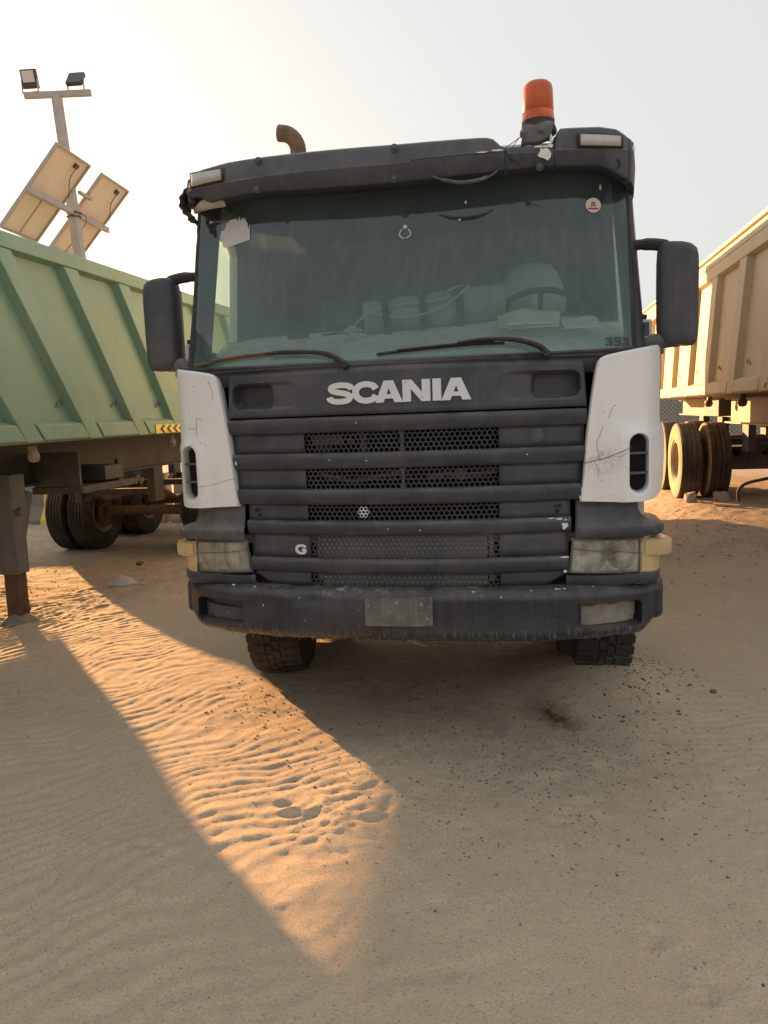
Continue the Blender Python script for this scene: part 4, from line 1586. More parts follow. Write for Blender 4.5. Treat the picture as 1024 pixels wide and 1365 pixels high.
def tyre_mesh(name, Rr, W, rim, ribs, mat, lugs=0, side=None):
    b = MB()
    b.lathe(tyre_profile(Rr, W, rim, ribs), 'X', seg=56)
    if lugs:
        for k in range(lugs):
            for sd in (-1, 1):
                a = 2 * math.pi * (k + (.5 if sd > 0 else 0)) / lugs
                for (x0, x1, w, da) in ((.30, .98, .055, 0), (.02, .26, .05, .02)):
                    p = []
                    for rr_ in (Rr - .02, Rr + .013):
                        for xx in (x0, x1):
                            for ww in (-w / 2, w / 2):
                                aa = a + ww / Rr + da + .06 * xx
                                p.append((sd * xx * W / 2, (rr_ - (.02 if xx > .9 else 0)) * math.cos(aa), (rr_ - (.02 if xx > .9 else 0)) * math.sin(aa)))
                    b.add(p, [(0, 1, 3, 2), (4, 6, 7, 5), (0, 4, 5, 1), (2, 3, 7, 6), (0, 2, 6, 4), (1, 5, 7, 3)])
    if side:
        for i, f in enumerate(b.f):
            if abs(sum(b.v[q][0] for q in f) / len(f)) > W * .452:
                b.m[i] = 1
    return b.mesh(name, [mat, side] if side else mat, 30)


def rim_mesh(name, rim, W, mat, face=1, dish=.12):
    """face: +1 the outer side looks to +X"""
    h = W / 2
    b = MB()
    f = face
    pr = [(rim - .004, -h * .82), (rim + .012, -h * .84), (rim - .03, -h * .6), (rim - .035, h * .6), (rim + .012, h * .84), (rim - .012, h * .86), (rim - .03, h * .70), (rim - .045, h * .2), (rim - .09, h * .2 - dish * .4), (.16, h * .2 - dish), (.13, h * .2 - dish + .05), (.09, h * .2 - dish + .09), (.0, h * .2 - dish + .095)]
    b.lathe([(r, f * x) for r, x in pr], 'X', seg=40)
    for k in range(10):
        a = 2 * math.pi * k / 10
        b.tube([(f * (h * .2 - dish), .20 * math.cos(a), .20 * math.sin(a)), (f * (h * .2 - dish + .035), .20 * math.cos(a), .20 * math.sin(a))], .014, 6)
    return b.mesh(name, mat, 35)


def wheel(rim_me, tyre_me, loc, parent, rz=0):
    w = put('wheel', rim_me, parent, loc=loc, rz=rz)
    put('tyre', tyre_me, w)
    return w


TR = .53
t_front = tyre_mesh('lug_tyre', TR, .33, .27, 5, M['tyre'], 40)
rimR = rim_mesh('rim_right', .27, .33, M['rim'], 1, .02)
rimL = rim_mesh('rim_left', .27, .33, M['rim'], -1, .02)
wheel(rimL, t_front, (-1.03, 1.27, TR - .02), truck, R_(7))
wheel(rimR, t_front, (1.0, 1.27, TR - .02), truck, R_(7))
wheel(rimL, t_front, (-1.03, 3.30, TR - .01), truck)  # second steer axle, added to block sun passing under the chassis
wheel(rimR, t_front, (1.03, 3.30, TR - .01), truck)
t_rear = tyre_mesh('ribbed_tyre', TR, .29, .27, 5, M['tyre'])
for yy in (6.4, 7.75):
    for s in (-1, 1):
        wheel(rimR if s > 0 else rimL, t_rear, (s * 1.09, yy, TR - .01), truck)
        wheel(rimR if s > 0 else rimL, t_rear, (s * .76, yy, TR - .01), truck)
b = MB()
for s in (-1, 1):
    b.box(s * .40 - .04, s * .40 + .04, .6, 8.4, .85, 1.12)
for yy in (1.27, 3.30, 6.4, 7.75):
    b.tube([(-1.0, yy, TR), (1.0, yy, TR)], .07, 10)
b.box(-.35, .35, .75, 2.2, .62, 1.3)
b.build('chassis', M['steel'], truck)
for s in (-1, 1):  # flaps added to stop sunlight streaking in behind the front wheels
    b = MB()
    b.box(s * .96 - .26, s * .96 + .26, 1.86, 1.875, .03, .85)
    b.build('sun_block_flap', M['black'], truck, smooth=0)
for s in (-1, 1):     # front mudguard behind the bumper
    b = MB()
    rows = [[(s * x, 1.27 + .62 * math.cos(a), .55 + .60 * math.sin(a)) for x in (.72, 1.23)] for a in lin(.1, math.pi - .1, 14)]
    b.grid(rows)
    b.build('mudguard', M['black'], truck, solid=.01)
b = MB()
b.lathe([(0, -.80), (.28, -.80), (.30, -.78), (.30, .78), (.28, .80), (0, .80)], 'Y', (-.98, 4.85, .80), 24)  # tank placed to close the sunlit gap ahead of the rear wheels
b.build('fuel_tank', M['galv'], truck)
b = MB()
b.box(.7, 1.2, 4.2, 5.6, .55, 1.1)
b.build('battery_box', M['steel'], truck, bev=.02)
# dump body behind the cab
b = MB()
ob = [(-1.24, 1.25), (-1.24, 3.68), (1.24, 3.68), (1.24, 1.25)]
b.box(-1.22, -1.16, 3.3, 8.4, 1.25, 3.62)
b.box(1.16, 1.22, 3.3, 8.4, 1.25, 3.62)
b.box(-1.16, 1.16, 3.3, 8.4, 1.25, 1.33)
b.box(-1.16, 1.16, 3.3, 3.36, 1.33, 3.62)
b.box(-1.16, 1.16, 8.34, 8.4, 1.33, 3.62)
body = b.build('dump_body', M['white'], truck, smooth=0, bev=.01)
for s in (-1, 1):
    for yy in lin(3.42, 8.28, 6):
        b = MB()
        b.box(s * 1.222, s * 1.28, yy - .07, yy + .07, 1.3, 3.6)
        b.build('rib', M['white'], body, bev=.008, smooth=0)
    b = MB()
    b.box(s * 1.19 - .07, s * 1.19 + .07, 3.3, 8.4, 3.622, 3.72)
    b.build('top_rail', M['white'], body, bev=.01, smooth=0)

# --- cabin interior parts
b = MB()
rows = []
for y, z in ((.12, 1.965), (.20, 2.005), (.34, 2.06), (.45, 2.115), (.56, 2.152), (.66, 2.15), (.72, 2.11), (.75, 1.95), (.78, 1.5)):
    rows.append([(x, y + .22 * (abs(x) / 1.1) ** 2.5 * (1 if y < .6 else .3), z + (.02 * math.exp(-((x - .68) / .28) ** 4) if y > .3 else 0)) for x in lin(-1.12, 1.12, 41)])
b.grid(rows)
dash = b.build('dashboard', M['dash'], truck, smooth=50, solid=.01)
for x in (-.62, -.42, -.22, .82):
    b = MB()
    b.box(x - .06, x + .06, .500, .52, 2.130, 2.148)
    b.build('air_slot', M['dark'], dash)
b = MB()
sw = Matrix.Translation((.70, .78, 2.20)) @ Matrix.Rotation(R_(-32), 4, 'X')
b.tube([sw @ Vector((.225 * math.cos(a), .225 * math.sin(a), 0)) for a in lin(0, 2 * math.pi, 41)], .017, 10, cap=False)
for a in (R_(20), R_(160), R_(270)):
    b.tube([sw @ Vector((.04 * math.cos(a), .04 * math.sin(a), -.03)), sw @ Vector((.22 * math.cos(a), .22 * math.sin(a), 0))], .014, 8)
b.tube([sw @ Vector((0, 0, -.02)), sw @ Vector((0, 0, -.35))], .04, 12)
b.lathe([(0, .0), (.06, 0), (.07, -.03), (.05, -.06)], 'Z', (0, 0, 0), 16)
for i in range(len(b.v) - 64, len(b.v)):
    b.v[i] = tuple(sw @ Vector(b.v[i]))
b.build('steering_wheel', M['black'], truck)
for x in (-.62, .68):
    b = MB()
    b.box(x - .25, x + .25, 1.0, 1.5, 1.35, 1.52)
    b.box(x - .24, x + .24, 1.48, 1.62, 1.5, 2.25)
    seat = b.build('seat', M['cabin'], truck, bev=.05)
    b = MB()
    b.box(x - .14, x + .14, 1.50, 1.60, 2.28, 2.50)
    b.build('headrest', M['cabin'], seat, bev=.04)

# --- things lying in the cab
b = MB()
A, B_ = Vector((-.235, .46, 2.205)), Vector((.50, .60, 2.27))
d = (B_ - A).normalized()
n_ = Vector((0, 0, 1)) - d * d.z
n_.normalize()
w_ = d.cross(n_)
rows = []
for k in range(40):
    t = k / 39
    c = A.lerp(B_, t)
    sec = int(t * 8) % 2
    r = .088 + .01 * t - (.007 if sec else 0)
    row = []
    for j in range(20):
        a = 2 * math.pi * j / 20
        row.append(c + n_ * (r * math.sin(a) * (.95 if math.sin(a) < 0 else 1.05)) + w_ * (r * 1.05 * math.cos(a)))
    rows.append(row)
b.grid(rows, closed=True)
for k in (0, -1):
    b.add(rows[k], [tuple(range(20))])
roll = thing('rolled_mat', 'grey rolled mat tied with straps on the truck dashboard', 'mat', (.13, .53, 2.13))
inv = Matrix.Translation((-.13, -.53, -2.13))


def local(mb, Mx):
    mb.v = [tuple(Mx @ Vector(p)) for p in mb.v]
    return mb


local(b, inv).build('roll', M['mat'], roll, smooth=50)
for t in (.16, .42, .68):
    b = MB()
    c = A.lerp(B_, t)
    b.tube([c + n_ * (.10 * math.sin(a)) + w_ * (.104 * math.cos(a)) for a in lin(0, 2 * math.pi, 21)], .021, 6, cap=False)
    local(b, inv).build('strap', M['black'], roll)
b = MB()
b.tube([Vector(p) for p in spline([(.33, .45, 2.345), (.27, .43, 2.29), (.18, .41, 2.23), (.05, .39, 2.20), (-.08, .38, 2.20), (-.18, .38, 2.23)], 5)], .006, 5)
b.tube([Vector(p) for p in spline([(.30, .46, 2.35), (.22, .46, 2.325), (.2, .43, 2.28), (-.12, .39, 2.25), (-.24, .37, 2.19), (-.30, .36, 2.12)], 5)], .006, 5)
b.tube([Vector(p) for p in spline([(-.28, .34, 2.125), (-.31, .33, 2.135), (-.25, .33, 2.14), (-.29, .35, 2.15), (-.23, .36, 2.13)], 4)], .014, 6)
local(b, inv).build('rope', M['rope'], roll)


def sheet(name, label, mat, x0, x1, y0, y1, z, rz, warp, layers, seed):
    t_ = thing(name, label, 'paper', ((x0 + x1) / 2, (y0 + y1) / 2, z))
    rs_ = random.Random(seed)
    for k in range(layers):
        b = MB()
        hx, hy = (x1 - x0) / 2, (y1 - y0) / 2
        ox, oy, ro = rs_.uniform(-.02, .02), rs_.uniform(-.01, .01), rz + rs_.uniform(-.15, .15)
        rows = []
        for v in lin(-1, 1, 7):
            row = []
            for u in lin(-1, 1, 10):
                X, Y = u * hx, v * hy
                row.append((ox + X * math.cos(ro) - Y * math.sin(ro), oy + X * math.sin(ro) + Y * math.cos(ro), .55 * (Y + hy) + k * .008 + warp * math.sin(u * 3 + k) * (v + 1.2)))
            rows.append(row)
        b.grid(rows)
        b.build('page', mat, t_, solid=.002)
    return t_


sheet('paper_stack', 'crumpled yellowish green papers leaning behind the windscreen', M['paper'], .50, .77, .26, .42, 2.095, .06, .006, 3, 2)
sheet('paper_sheet', 'single pale white sheet lying beside the green papers behind windscreen', M['paperw'], .79, .98, .30, .42, 2.085, .1, .003, 1, 5)
b = MB()
rows = []
for k, (z, r) in enumerate(((0, .10), (.03, .14), (.1, .155), (.18, .15), (.24, .13), (.29, .10), (.31, .05), (.315, .01))):
    rows.append([((r * 1.15 + .018 * math.sin(3 * a + k) + .01 * math.sin(7 * a)) * math.cos(a), (r + .015 * math.sin(4 * a + 2 * k)) * math.sin(a), z) for a in lin(0, 2 * math.pi, 33)[:-1]])
b.grid(rows, closed=True)
b.add(rows[0], [tuple(range(32))])
bag = b.build('plastic_bag', M['bag'], None, smooth=60, loc=(.66, .98, 2.215))
tag(bag, 'pale bulging plastic bag seen behind the steering wheel in the cab', 'bag')
b = MB()
b.box(-.3, .3, -.14, .14, -.7, 0)
bx_o = b.build('storage_box', M['cabin'], None, bev=.01, loc=(.66, 1.0, 2.21))
bx_o.parent = truck
bx_o.name = 'centre_console'


# ------------------------------------------------------------------ TRAILERS
def trailer(name, label, loc, zb, zt, y0, y1, face, mat, fmat, chass, rib_y, rib_w, lean, rail, foot, depth=.085, top_extra=False):
    """local: x 0 is the centre, y along; face = +1/-1 is the side that the camera sees"""
    t = thing(name, label, 'trailer', loc)
    H = 1.25
    b = MB()
    b.box(-H, -H + .05, y0, y1, zb, zt)
    b.box(H - .05, H, y0, y1, zb, zt)
    b.box(-H + .05, H - .05, y0, y1, zb, zb + .06)
    b.box(-H + .05, H - .05, y0, y0 + .05, zb + .06, zt - .1)
    b.box(-H + .05, H - .05, y1 - .05, y1, zb + .06, zt - .1)
    bd = b.build('body', mat, t, smooth=0)
    for s in (-1, 1):
        b = MB()
        x0 = s * H
        # top rail: box rail with chamfered underside
        pr = [(.001, zt - rail), (depth, zt - rail + .02), (depth + .008, zt - .02), (depth - .01, zt), (-.07, zt), (-.07, zt - .02)]
        b.prism(pr, lambda u, v, d: (x0 + s * u, d, v), y0, y1)
        b.build('top_rail', mat, bd, smooth=0, bev=.006)
        b = MB()
        pr = [(.001, zb + foot - .02), (depth - .014, zb + foot - .045), (depth - .012, zb + .005), (.001, zb - .01)]
        b.prism(pr, lambda u, v, d: (x0 + s * u, d, v), y0, y1)
        b.build('bottom_rail', mat, bd, smooth=0, bev=.005)
        zr0, zr1 = zb + .002, zt - rail + .012
        for yy in rib_y:
            b = MB()
            yb, yt = yy - lean * (foot - .01) / (zr1 - zb - foot), yy + lean
            q = []
            for z, yc in ((zr0, yb), (zr1, yt)):
                q += [(x0 - s * .01, yc - rib_w / 2 - .035, z), (x0 + s * depth, yc - rib_w / 2, z), (x0 + s * depth, yc + rib_w / 2, z), (x0 - s * .01, yc + rib_w / 2 + .035, z)]
            b.add(q, [(0, 1, 2, 3), (7, 6, 5, 4), (0, 4, 5, 1), (1, 5, 6, 2), (2, 6, 7, 3), (3, 7, 4, 0)])
            b.build('rib', mat, bd, smooth=0, bev=.006)
        # sloped foot plates between the ribs
        for ya, yc in zip(rib_y, rib_y[1:]):
            b = MB()
            pa, pc = ya + rib_w / 2 + .02, yc - rib_w / 2 - .02
            if pc < pa:
                pa, pc = yc + rib_w / 2 + .02, ya - rib_w / 2 - .02
            dl = -lean * foot / (zr1 - zb - foot)
            q = [(x0 + s * dx, yq + (dl if zq < zb + .05 else dl * .15), zq) for yq in (pa, pc) for dx, zq in ((.002, zb + foot), (depth + .001, zb + foot - .03), (depth + .003, zb + .012), (.002, zb + .012))]
            b.add(q, [(3, 2, 1, 0), (4, 5, 6, 7), (0, 1, 5, 4), (1, 2, 6, 5), (2, 3, 7, 6), (3, 0, 4, 7)])
            b.build('foot_plate', mat, bd, smooth=0, bev=.006)
            ym = (pa + pc) / 2 + (.12 if lean else 0)
            if s == face:
                b = MB()
                b.tube([(x0 + s * .003, ym - .035, zb + foot + .11), (x0 + s * .02, ym - .033, zb + foot + .15), (x0 + s * .025, ym, zb + foot + .17), (x0 + s * .02, ym + .03, zb + foot + .145), (x0 + s * .012, ym + .035, zb + foot + .125)], .005, 5)
                b.build('tie_hook', M['rust'], bd)
    b = MB()
    for s in (-1, 1):
        b.box(s * .50 - .012, s * .50 + .012, y0 + .3, y1 - .1, chass + .02, zb - .012)
        b.box(s * .50 - .08, s * .50 + .08, y0 + .3, y1 - .1, chass, chass + .02)
        b.box(s * .50 - .08, s * .50 + .08, y0 + .3, y1 - .1, zb - .05, zb - .03)
    yy = y0 + .6
    while yy < y1:
        b.box(-.485, .485, yy - .04, yy + .04, zb - .14, zb - .052)
        yy += 1.1
    b.build('chassis_frame', fmat, t, smooth=0)
    return t, bd


# green trailer on the left -------------------------------------------------
GXc = -4.45
rib_g = [2.49 + .875 * k - .875 * 6 for k in range(0, 12)]
gt, gbd = trailer('green_dump_trailer', 'sage green ribbed dump trailer parked beside the truck on steel landing legs', (GXc, 0, 0), 1.572, 3.13, -3.0, 7.6, 1, M['green'], M['steel'], 1.15,
                  rib_g, .20, -.95, .14, .165, .075)
b = MB()
xf = 1.25 + .082
b.box(xf, xf + .004, 3.71, 4.37, 1.580, 1.670)
chv = b.build('chevron_sign', M['chevy'], gbd, smooth=0)
for k in range(4):
    yc = 3.80 + k * .15
    b = MB()
    if k < 3:
        pl = [(yc, 1.623), (yc + .07, 1.664), (yc + .125, 1.664), (yc + .055, 1.623), (yc + .125, 1.582), (yc + .07, 1.582)]
    else:
        pl = [(yc - .01, 1.623), (yc + .06, 1.66), (yc + .12, 1.623), (yc + .06, 1.586)]
    b.prism(pl, lambda u, v, d: (xf + .0045 + d, u, v), 0, .002)
    b.build('chevron_mark', M['blackpaint'], chv, smooth=0)
for yy in (1.85, 4.30):
    b = MB()
    b.tube([(1.20, yy, 1.54), (1.21, yy, 1.49)], .035, 10)
    b.lathe([(0, -.05), (.035, -.04), (.05, 0), (.035, .04), (0, .05)], 'Z', (1.21, yy, 1.46), 14)
    b.build('locking_pin', M['rim'], gt)
# gusset bracket and step on the frame
b = MB()
b.prism([(2.86, 1.45), (2.86, 1.15), (3.32, 1.15)], lambda u, v, d: (.62 + d, u, v), 0, .03)
b.box(.55, 1.0, 3.25, 3.6, 1.15, 1.29)
b.box(.95, .99, 3.52, 3.60, 1.08, 1.34)
b.box(.50, 1.02, 2.80, 3.80, 1.06, 1.125)
b.box(.52, 1.0, 2.80, 2.84, 1.13, 1.45)
b.build('frame_bracket', M['steel'], gt, bev=.006)
# landing legs
for s in (1, -1):
    b = MB()
    b.box(s * .69 - .09, s * .69 + .09, 2.11, 2.27, .44, 1.20)
    b.box(s * .69 - .105, s * .69 + .105, 2.09, 2.29, 1.0, 1.30)
    lg = b.build('landing_leg', M['legsteel'], gt, bev=.008)
    b = MB()
    b.box(s * .69 - .065, s * .69 + .065, 2.13, 2.25, .06, .44)
    b.tube([(s * .69 + .066, 2.2, .12), (s * .69 + .10, 2.2, .12)], .022, 8)
    b.build('inner_leg', M['darkrust'], lg)
    b = MB()
    b.lathe([(0, .0), (.15, 0), (.16, .02), (.13, .05), (.06, .10), (0, .10)], 'Z', (s * .69, 2.19, -.01), 8)
    b.build('foot', M['stone'], lg)
    b = MB()
    b.beam((s * .69, 2.27, .62), (s * .69, 2.46, 1.12), .05, .08)
    b.tube([(s * .69 + .08, 2.19, .98), (s * .69 + .13, 2.19, .98)], .035, 10)
    b.build('brace', M['legsteel'], lg)
b = MB()
b.prism([(-2.8, .60), (4.50, .60), (4.50, 1.0), (4.30, 1.28), (4.30, 1.56), (-2.8, 1.56)], lambda u, v, d: (-1.24 + d, u, v), 0, .04)
b.build('shadow_skirt', M['green'], gt, smooth=0, bev=.006)  # added far-side panel, its end cut to shape the shadow edge on the sand
b = MB()
b.tube([(-.66, 2.19, .98), (.66, 2.19, .98)], .02, 8)
b.build('cross_shaft', M['steel'], gt)
TT = .52
t_dual = tyre_mesh('worn_dual_tyre', TT, .27, .27, 5, M['tyre'])
rimG_R = rim_mesh('dual_rim_right', .27, .27, M['rim'], 1, .10)
rimG_L = rim_mesh('dual_rim_left', .27, .27, M['rim'], -1, .10)
for yy in (5.95, 7.25):
    for s in (-1, 1):
        wheel(rimG_R if s > 0 else rimG_L, t_dual, (1.13 if s > 0 else -1.08, yy, TT - .01), gt)
        wheel(rimG_L if s > 0 else rimG_R, t_dual, (.85 if s > 0 else -.76, yy, TT - .01), gt)
    b = MB()
    b.tube([(-1.0, yy, TT), (1.0, yy, TT)], .065, 12)
    b.lathe([(0, -.62), (.20, -.62), (.20, -.55)], 'X', (0, yy, TT), 20)
    b.lathe([(0, .62), (.20, .62), (.20, .55)], 'X', (0, yy, TT), 20)
    for s in (-1, 1):
        b.tube([(s * .5, yy - .55, .86), (s * .5, yy - .2, .70), (s * .5, yy + .2, .70), (s * .5, yy + .55, .86)], .04, 6)
    b.build('axle', M['rust'], gt)
for yy in (5.25, 6.6, 7.9):
    b = MB()
    for s in (-1, 1):
        b.box(s * .5 - .05, s * .5 + .05, yy - .12, yy + .12, .72, 1.148)
    b.box(-.45, .45, yy - .04, yy + .04, .80, .88)
    b.build('spring_hanger', M['steel'], gt, smooth=0)
b = MB()
b.tube([(.45, 4.9, 1.07), (.5, 4.88, 1.0), (.48, 4.92, .96), (.52, 4.9, 1.03)], .016, 6)
b.tube([(.47, 4.86, 1.05), (.44, 4.9, .97)], .014, 6)
b.build('tied_hose', M['rope'], gt)

# tan trailer on the right --------------------------------------------------
KX, KY = .83, -3.7
TXc = 2.84 + 1.25 + .06
fy = lambda y: KY + (y + 3.7) * KX
rib_t = [fy(7.38) - .06 + 1.22 * k for k in range(-3, 6)]
tt, tbd = trailer('tan_dump_trailer', 'sunlit tan ribbed dump trailer with large dual tyres on raised ground', (TXc, 0, 0), 1.785, 3.40, .8, 12.4, -1, M['tan'], M['tanframe'], 1.47,
                  rib_t, .26, -.42, .26, .165, .07)
b = MB()
xr = -1.25 - .079
b.box(xr - .02, xr + .05, .8, 12.4, 3.402, 3.44)
b.box(xr - .004, xr + .01, .8, 12.4, 3.29, 3.305)
b.build('rim_bar', M['tan'], tbd, smooth=0, bev=.006)
for yy in (fy(7.4), fy(9.35), fy(5.9)):
    b = MB()
    b.tube([(-1.16, yy, 1.77), (-1.17, yy, 1.71)], .03, 8)
    b.lathe([(0, -.05), (.04, -.04), (.055, 0), (.04, .04), (0, .05)], 'Z', (-1.17, yy, 1.68), 12)
    b.build('locking_pin', M['steel'], tt)
b = MB()
b.prism([(fy(10.2), 1.70), (fy(9.4), 1.42), (fy(9.2), 1.42), (fy(8.4), 1.70)], lambda u, v, d: (-.72 + d, u, v), 0, .14)
b.box(-1.0, -.62, fy(10.6), fy(9.6), 1.50, 1.74)
b.build('frame_bracket', M['steel'], tt, bev=.006)
b = MB()     # printed chevrons on the bottom rail, same tan, slightly raised
for yy in (fy(5.75), fy(5.6)):
    b.tube([(-1.25 - .072, yy + .03, 1.90), (-1.25 - .076, yy - .02, 1.86), (-1.25 - .072, yy + .03, 1.82)], .012, 5)
b.build('rail_mark', M['tan'], tbd)
TZ = .29
TG = .565
t_tan = tyre_mesh('big_dual_tyre', TG, .31, .30, 4, M['dustytyre'], 0, M['sidewall'])
rimT_L = rim_mesh('tan_rim_left', .30, .31, M['rim'], -1, .14)
rimT_R = rim_mesh('tan_rim_right', .30, .31, M['rim'], 1, .14)
for yy in (8.55, 9.85):
    for s in (-1, 1):
        wheel(rimT_L if s < 0 else rimT_R, t_tan, (s * 1.19, yy, TZ + TG - .02), tt)
        wheel(rimT_R if s < 0 else rimT_L, t_tan, (s * .79, yy, TZ + TG - .02), tt)
    b = MB()
    b.tube([(-1.0, yy, TZ + TG), (1.0, yy, TZ + TG)], .08, 12)
    b.box(-.6, .6, yy - .12, yy + .12, TZ + TG - .16, TZ + TG + .1)
    b.build('axle', M['steel'], tt)
for yy in (7.75, 9.2, 10.5):
    b = MB()
    for s in (-1, 1):
        b.box(s * .5 - .05, s * .5 + .05, yy - .15, yy + .15, 1.0, 1.468)
    b.box(-.45, .45, yy - .1, yy + .1, 1.02, 1.12)
    b.build('spring_hanger', M['steel'], tt, smooth=0)
b = MB()
b.box(-.90, -.86, 2.0, fy(9.3), 1.44, 1.72)
b.box(-.98, -.86, 2.0, fy(9.3), 1.42, 1.44)
b.box(-.98, -.86, 2.0, fy(9.3), 1.72, 1.735)
b.build('side_sill', M['tanframe'], tt, smooth=0)
b = MB()
for s in (-1, 1):
    for dz in (0, .03, .06):
        b.tube([(s * .5, 7.75, 1.02 + dz), (s * .5, 8.2, .92 + dz), (s * .5, 8.9, .92 + dz), (s * .5, 9.2, 1.02 + dz)], .03, 6)
b.box(-.42, .42, 6.2, 6.5, 1.0, 1.2)
b.tube([(-.4, 7.0, 1.05), (.4, 7.0, 1.05)], .11, 14)
b.tube([(-.1, 6.3, 1.1), (-.1, 8.4, .95)], .05, 8)
b.box(-.3, .3, 7.3, 7.6, .78, 1.1)
b.build('suspension_unit', M['dark'], tt, bev=.01)
b = MB()
for z in (1.20, 1.27, 1.34):
    b.box(-.35, .35, 6.75, 6.8, z, z + .035)
b.tube([(-.45, 6.7, 1.42), (-.45, 6.7, .98), (-.2, 6.7, .98), (-.2, 6.7, 1.40)], .014, 6)
b.build('rear_ladder', M['galv'], tt, smooth=0)
b = MB()
b.tube([Vector(p) for p in spline([(-.72, 7.35, .36), (-.74, 7.3, .5), (-.66, 7.25, .60), (-.45, 7.2, .66), (-.2, 7.1, .72), (.2, 7.0, .80)], 5)], .022, 8)
b.build('air_hose', M['black'], tt)
for s in (-1, 1):
    b = MB()
    b.box(s * .7 - .08, s * .7 + .08, 2.2, 2.36, .10, 1.47)
    b.box(s * .7 - .15, s * .7 + .15, 2.13, 2.43, .04, .10)
    b.build('landing_leg', M['steel'], tt)

# chock stones and plank at the tan trailer's tyre
for k, (x, y, sx, sy, sz, lb) in enumerate(((2.93, 7.93, .10, .09, .11, 'pale chock stone wedged before the outer tan trailer tyre'), (3.34, 7.9, .12, .09, .11, 'flat pale chock stone wedged before the inner tan trailer tyre'))):
    bm = bmesh.new()
    bmesh.ops.create_icosphere(bm, subdivisions=2, radius=1)
    for v in bm.verts:
        n = 1 + .25 * math.sin(v.co.x * 4 + k) * math.cos(v.co.y * 3 + 2 * k)
        v.co = Vector((max(-.8, min(.8, v.co.x)) * sx * n, max(-.8, min(.8, v.co.y)) * sy * n, max(-.7, min(.7, v.co.z)) * sz * n))
    m_ = bpy.data.meshes.new('chock_stone')
    bm.to_mesh(m_)
    bm.free()
    m_.materials.append(M['concrete'])
    o = put('chock_stone', m_, loc=(x, y, gz(x, y) + sz * .55))
    tag(o, lb, 'stone', 'chock stones at the tan trailer')
b = MB()
b.box(-.17, .17, -.035, .035, 0, .03)
o = b.build('wood_plank', M['wood'], None, bev=.004, loc=(3.28, 7.35, gz(3.28, 7.35) + .005))
o.rotation_euler.z = R_(-38)
tag(o, 'short yellow timber offcut lying on the ground by the tan trailer tyres', 'plank')

# ------------------------------------------------------------------ light pole with solar panels
pt, pb = Vector((-6.534, 8, 6.80)), Vector((-6.361, 8, 4.325))
pd = (pt - pb).normalized()
p0 = pb - pd * (4.325 / pd.z)
pole = thing('light_pole', 'leaning grey pole with twin floodlights and two tilted solar panels behind green trailer', 'light pole', tuple(p0))
rel = lambda v: Vector(v) - p0
b = MB()
b.tube([rel(p0 - pd * .1), rel(pt)], [.115, .085], 8)
b.build('pole', M['galv'], pole, smooth=0)
b = MB()
bc = rel(pt) + Vector((.02, 0, .02))
cb0, cb1 = bc + Vector((-.50, -.12, -.01)), bc + Vector((.50, .12, .02))
b.beam(cb0, cb1, .07, .09)
b.build('crossbar', M['galv'], pole, bev=.005)
for off, tl_, dz in ((-.40, R_(18), .0), (.28, R_(-38), .0)):
    c = bc + Vector((off, off * .24, .06))
    Mx = Matrix.Translation(c + Vector((0, 0, .17))) @ Matrix.Rotation(R_(6), 4, 'Z') @ Matrix.Rotation(tl_, 4, 'X')
    b = MB()
    b.box(-.125, .125, -.025, .045, -.13, .14, 0, Mx)
    fl = b.build('floodlight', M['flood'], pole, bev=.008)
    b = MB()
    if tl_ > 0:
        b.box(-.095, .095, -.031, -.0255, -.04, .12, 0, Mx)
    else:
        b.box(-.095, .095, .0455, .051, -.10, .11, 0, Mx)
    b.build('lamp_glass', M['floodglass'], fl)
    b = MB()
    for sx in (-.135, .135):
        b.tube([c + Vector((sx, 0, -.02)), c + Vector((sx, 0, .17))], .012, 6)
    b.tube([c + Vector((-.135, 0, -.02)), c + Vector((.135, 0, -.02))], .012, 6)
    b.build('yoke', M['galv'], fl)
# panels: long axis tilts down to -X, short axis along +Y
arm_c = rel((-6.41, 8, 5.05))
tau = R_(46)
lv = Vector((-math.cos(tau), 0, -math.sin(tau)))
nv = Vector((-math.sin(tau), 0, math.cos(tau)))
SA = Vector((-.087, .996, 0))
for off in (-.78, .62):
    c = arm_c + SA * off + nv * .06 + lv * -.02
    Mx = Matrix((lv, SA, nv)).transposed().to_4x4()
    Mx.translation = c
    L2, W2 = .74, .50
    b = MB()
    b.box(-L2 + .02, L2 - .02, -W2 + .02, W2 - .02, .005, .012, 0, Mx)
    sp = b.build('solar_panel', M['panelback'], pole, smooth=0)
    b = MB()
    b.box(-L2 + .025, L2 - .025, -W2 + .025, W2 - .025, .0125, .016, 0, Mx)
    b.build('cell_sheet', M['cell'], sp, smooth=0)
    b = MB()
    for q in ((-L2, L2, -W2, -W2 + .03), (-L2, L2, W2 - .03, W2), (-L2, -L2 + .03, -W2 + .03, W2 - .03), (L2 - .03, L2, -W2 + .03, W2 - .03)):
        b.box(q[0], q[1], q[2], q[3], -.03, .02, 0, Mx)
    b.box(.06, L2 - .03, -.012, .012, -.008, .004, 0, Mx)
    b.build('panel_frame', M['galv'], sp, smooth=0)
    b = MB()
    b.box(-L2 + .10, -L2 + .17, .15, .25, -.03, .004, 0, Mx)
    b.tube([Mx @ Vector(p) for p in spline([(-L2 + .15, .2, -.03), (-L2 + .3, .18, -.05), (-.35, .22, -.06), (-.15, .40, -.08)], 5)], .007, 5)
    b.build('junction_box', M['flood'], sp)
b = MB()
b.beam(arm_c + SA * -1.34 - nv * .03, arm_c + SA * 1.18 - nv * .03, .06, .09)
b.beam(arm_c + SA * -.20 + lv * -.32 - nv * .0, arm_c + SA * .2 + lv * -.32, .05, .05)
b.build('panel_arm', M['galv'], pole, bev=.004)
b = MB()
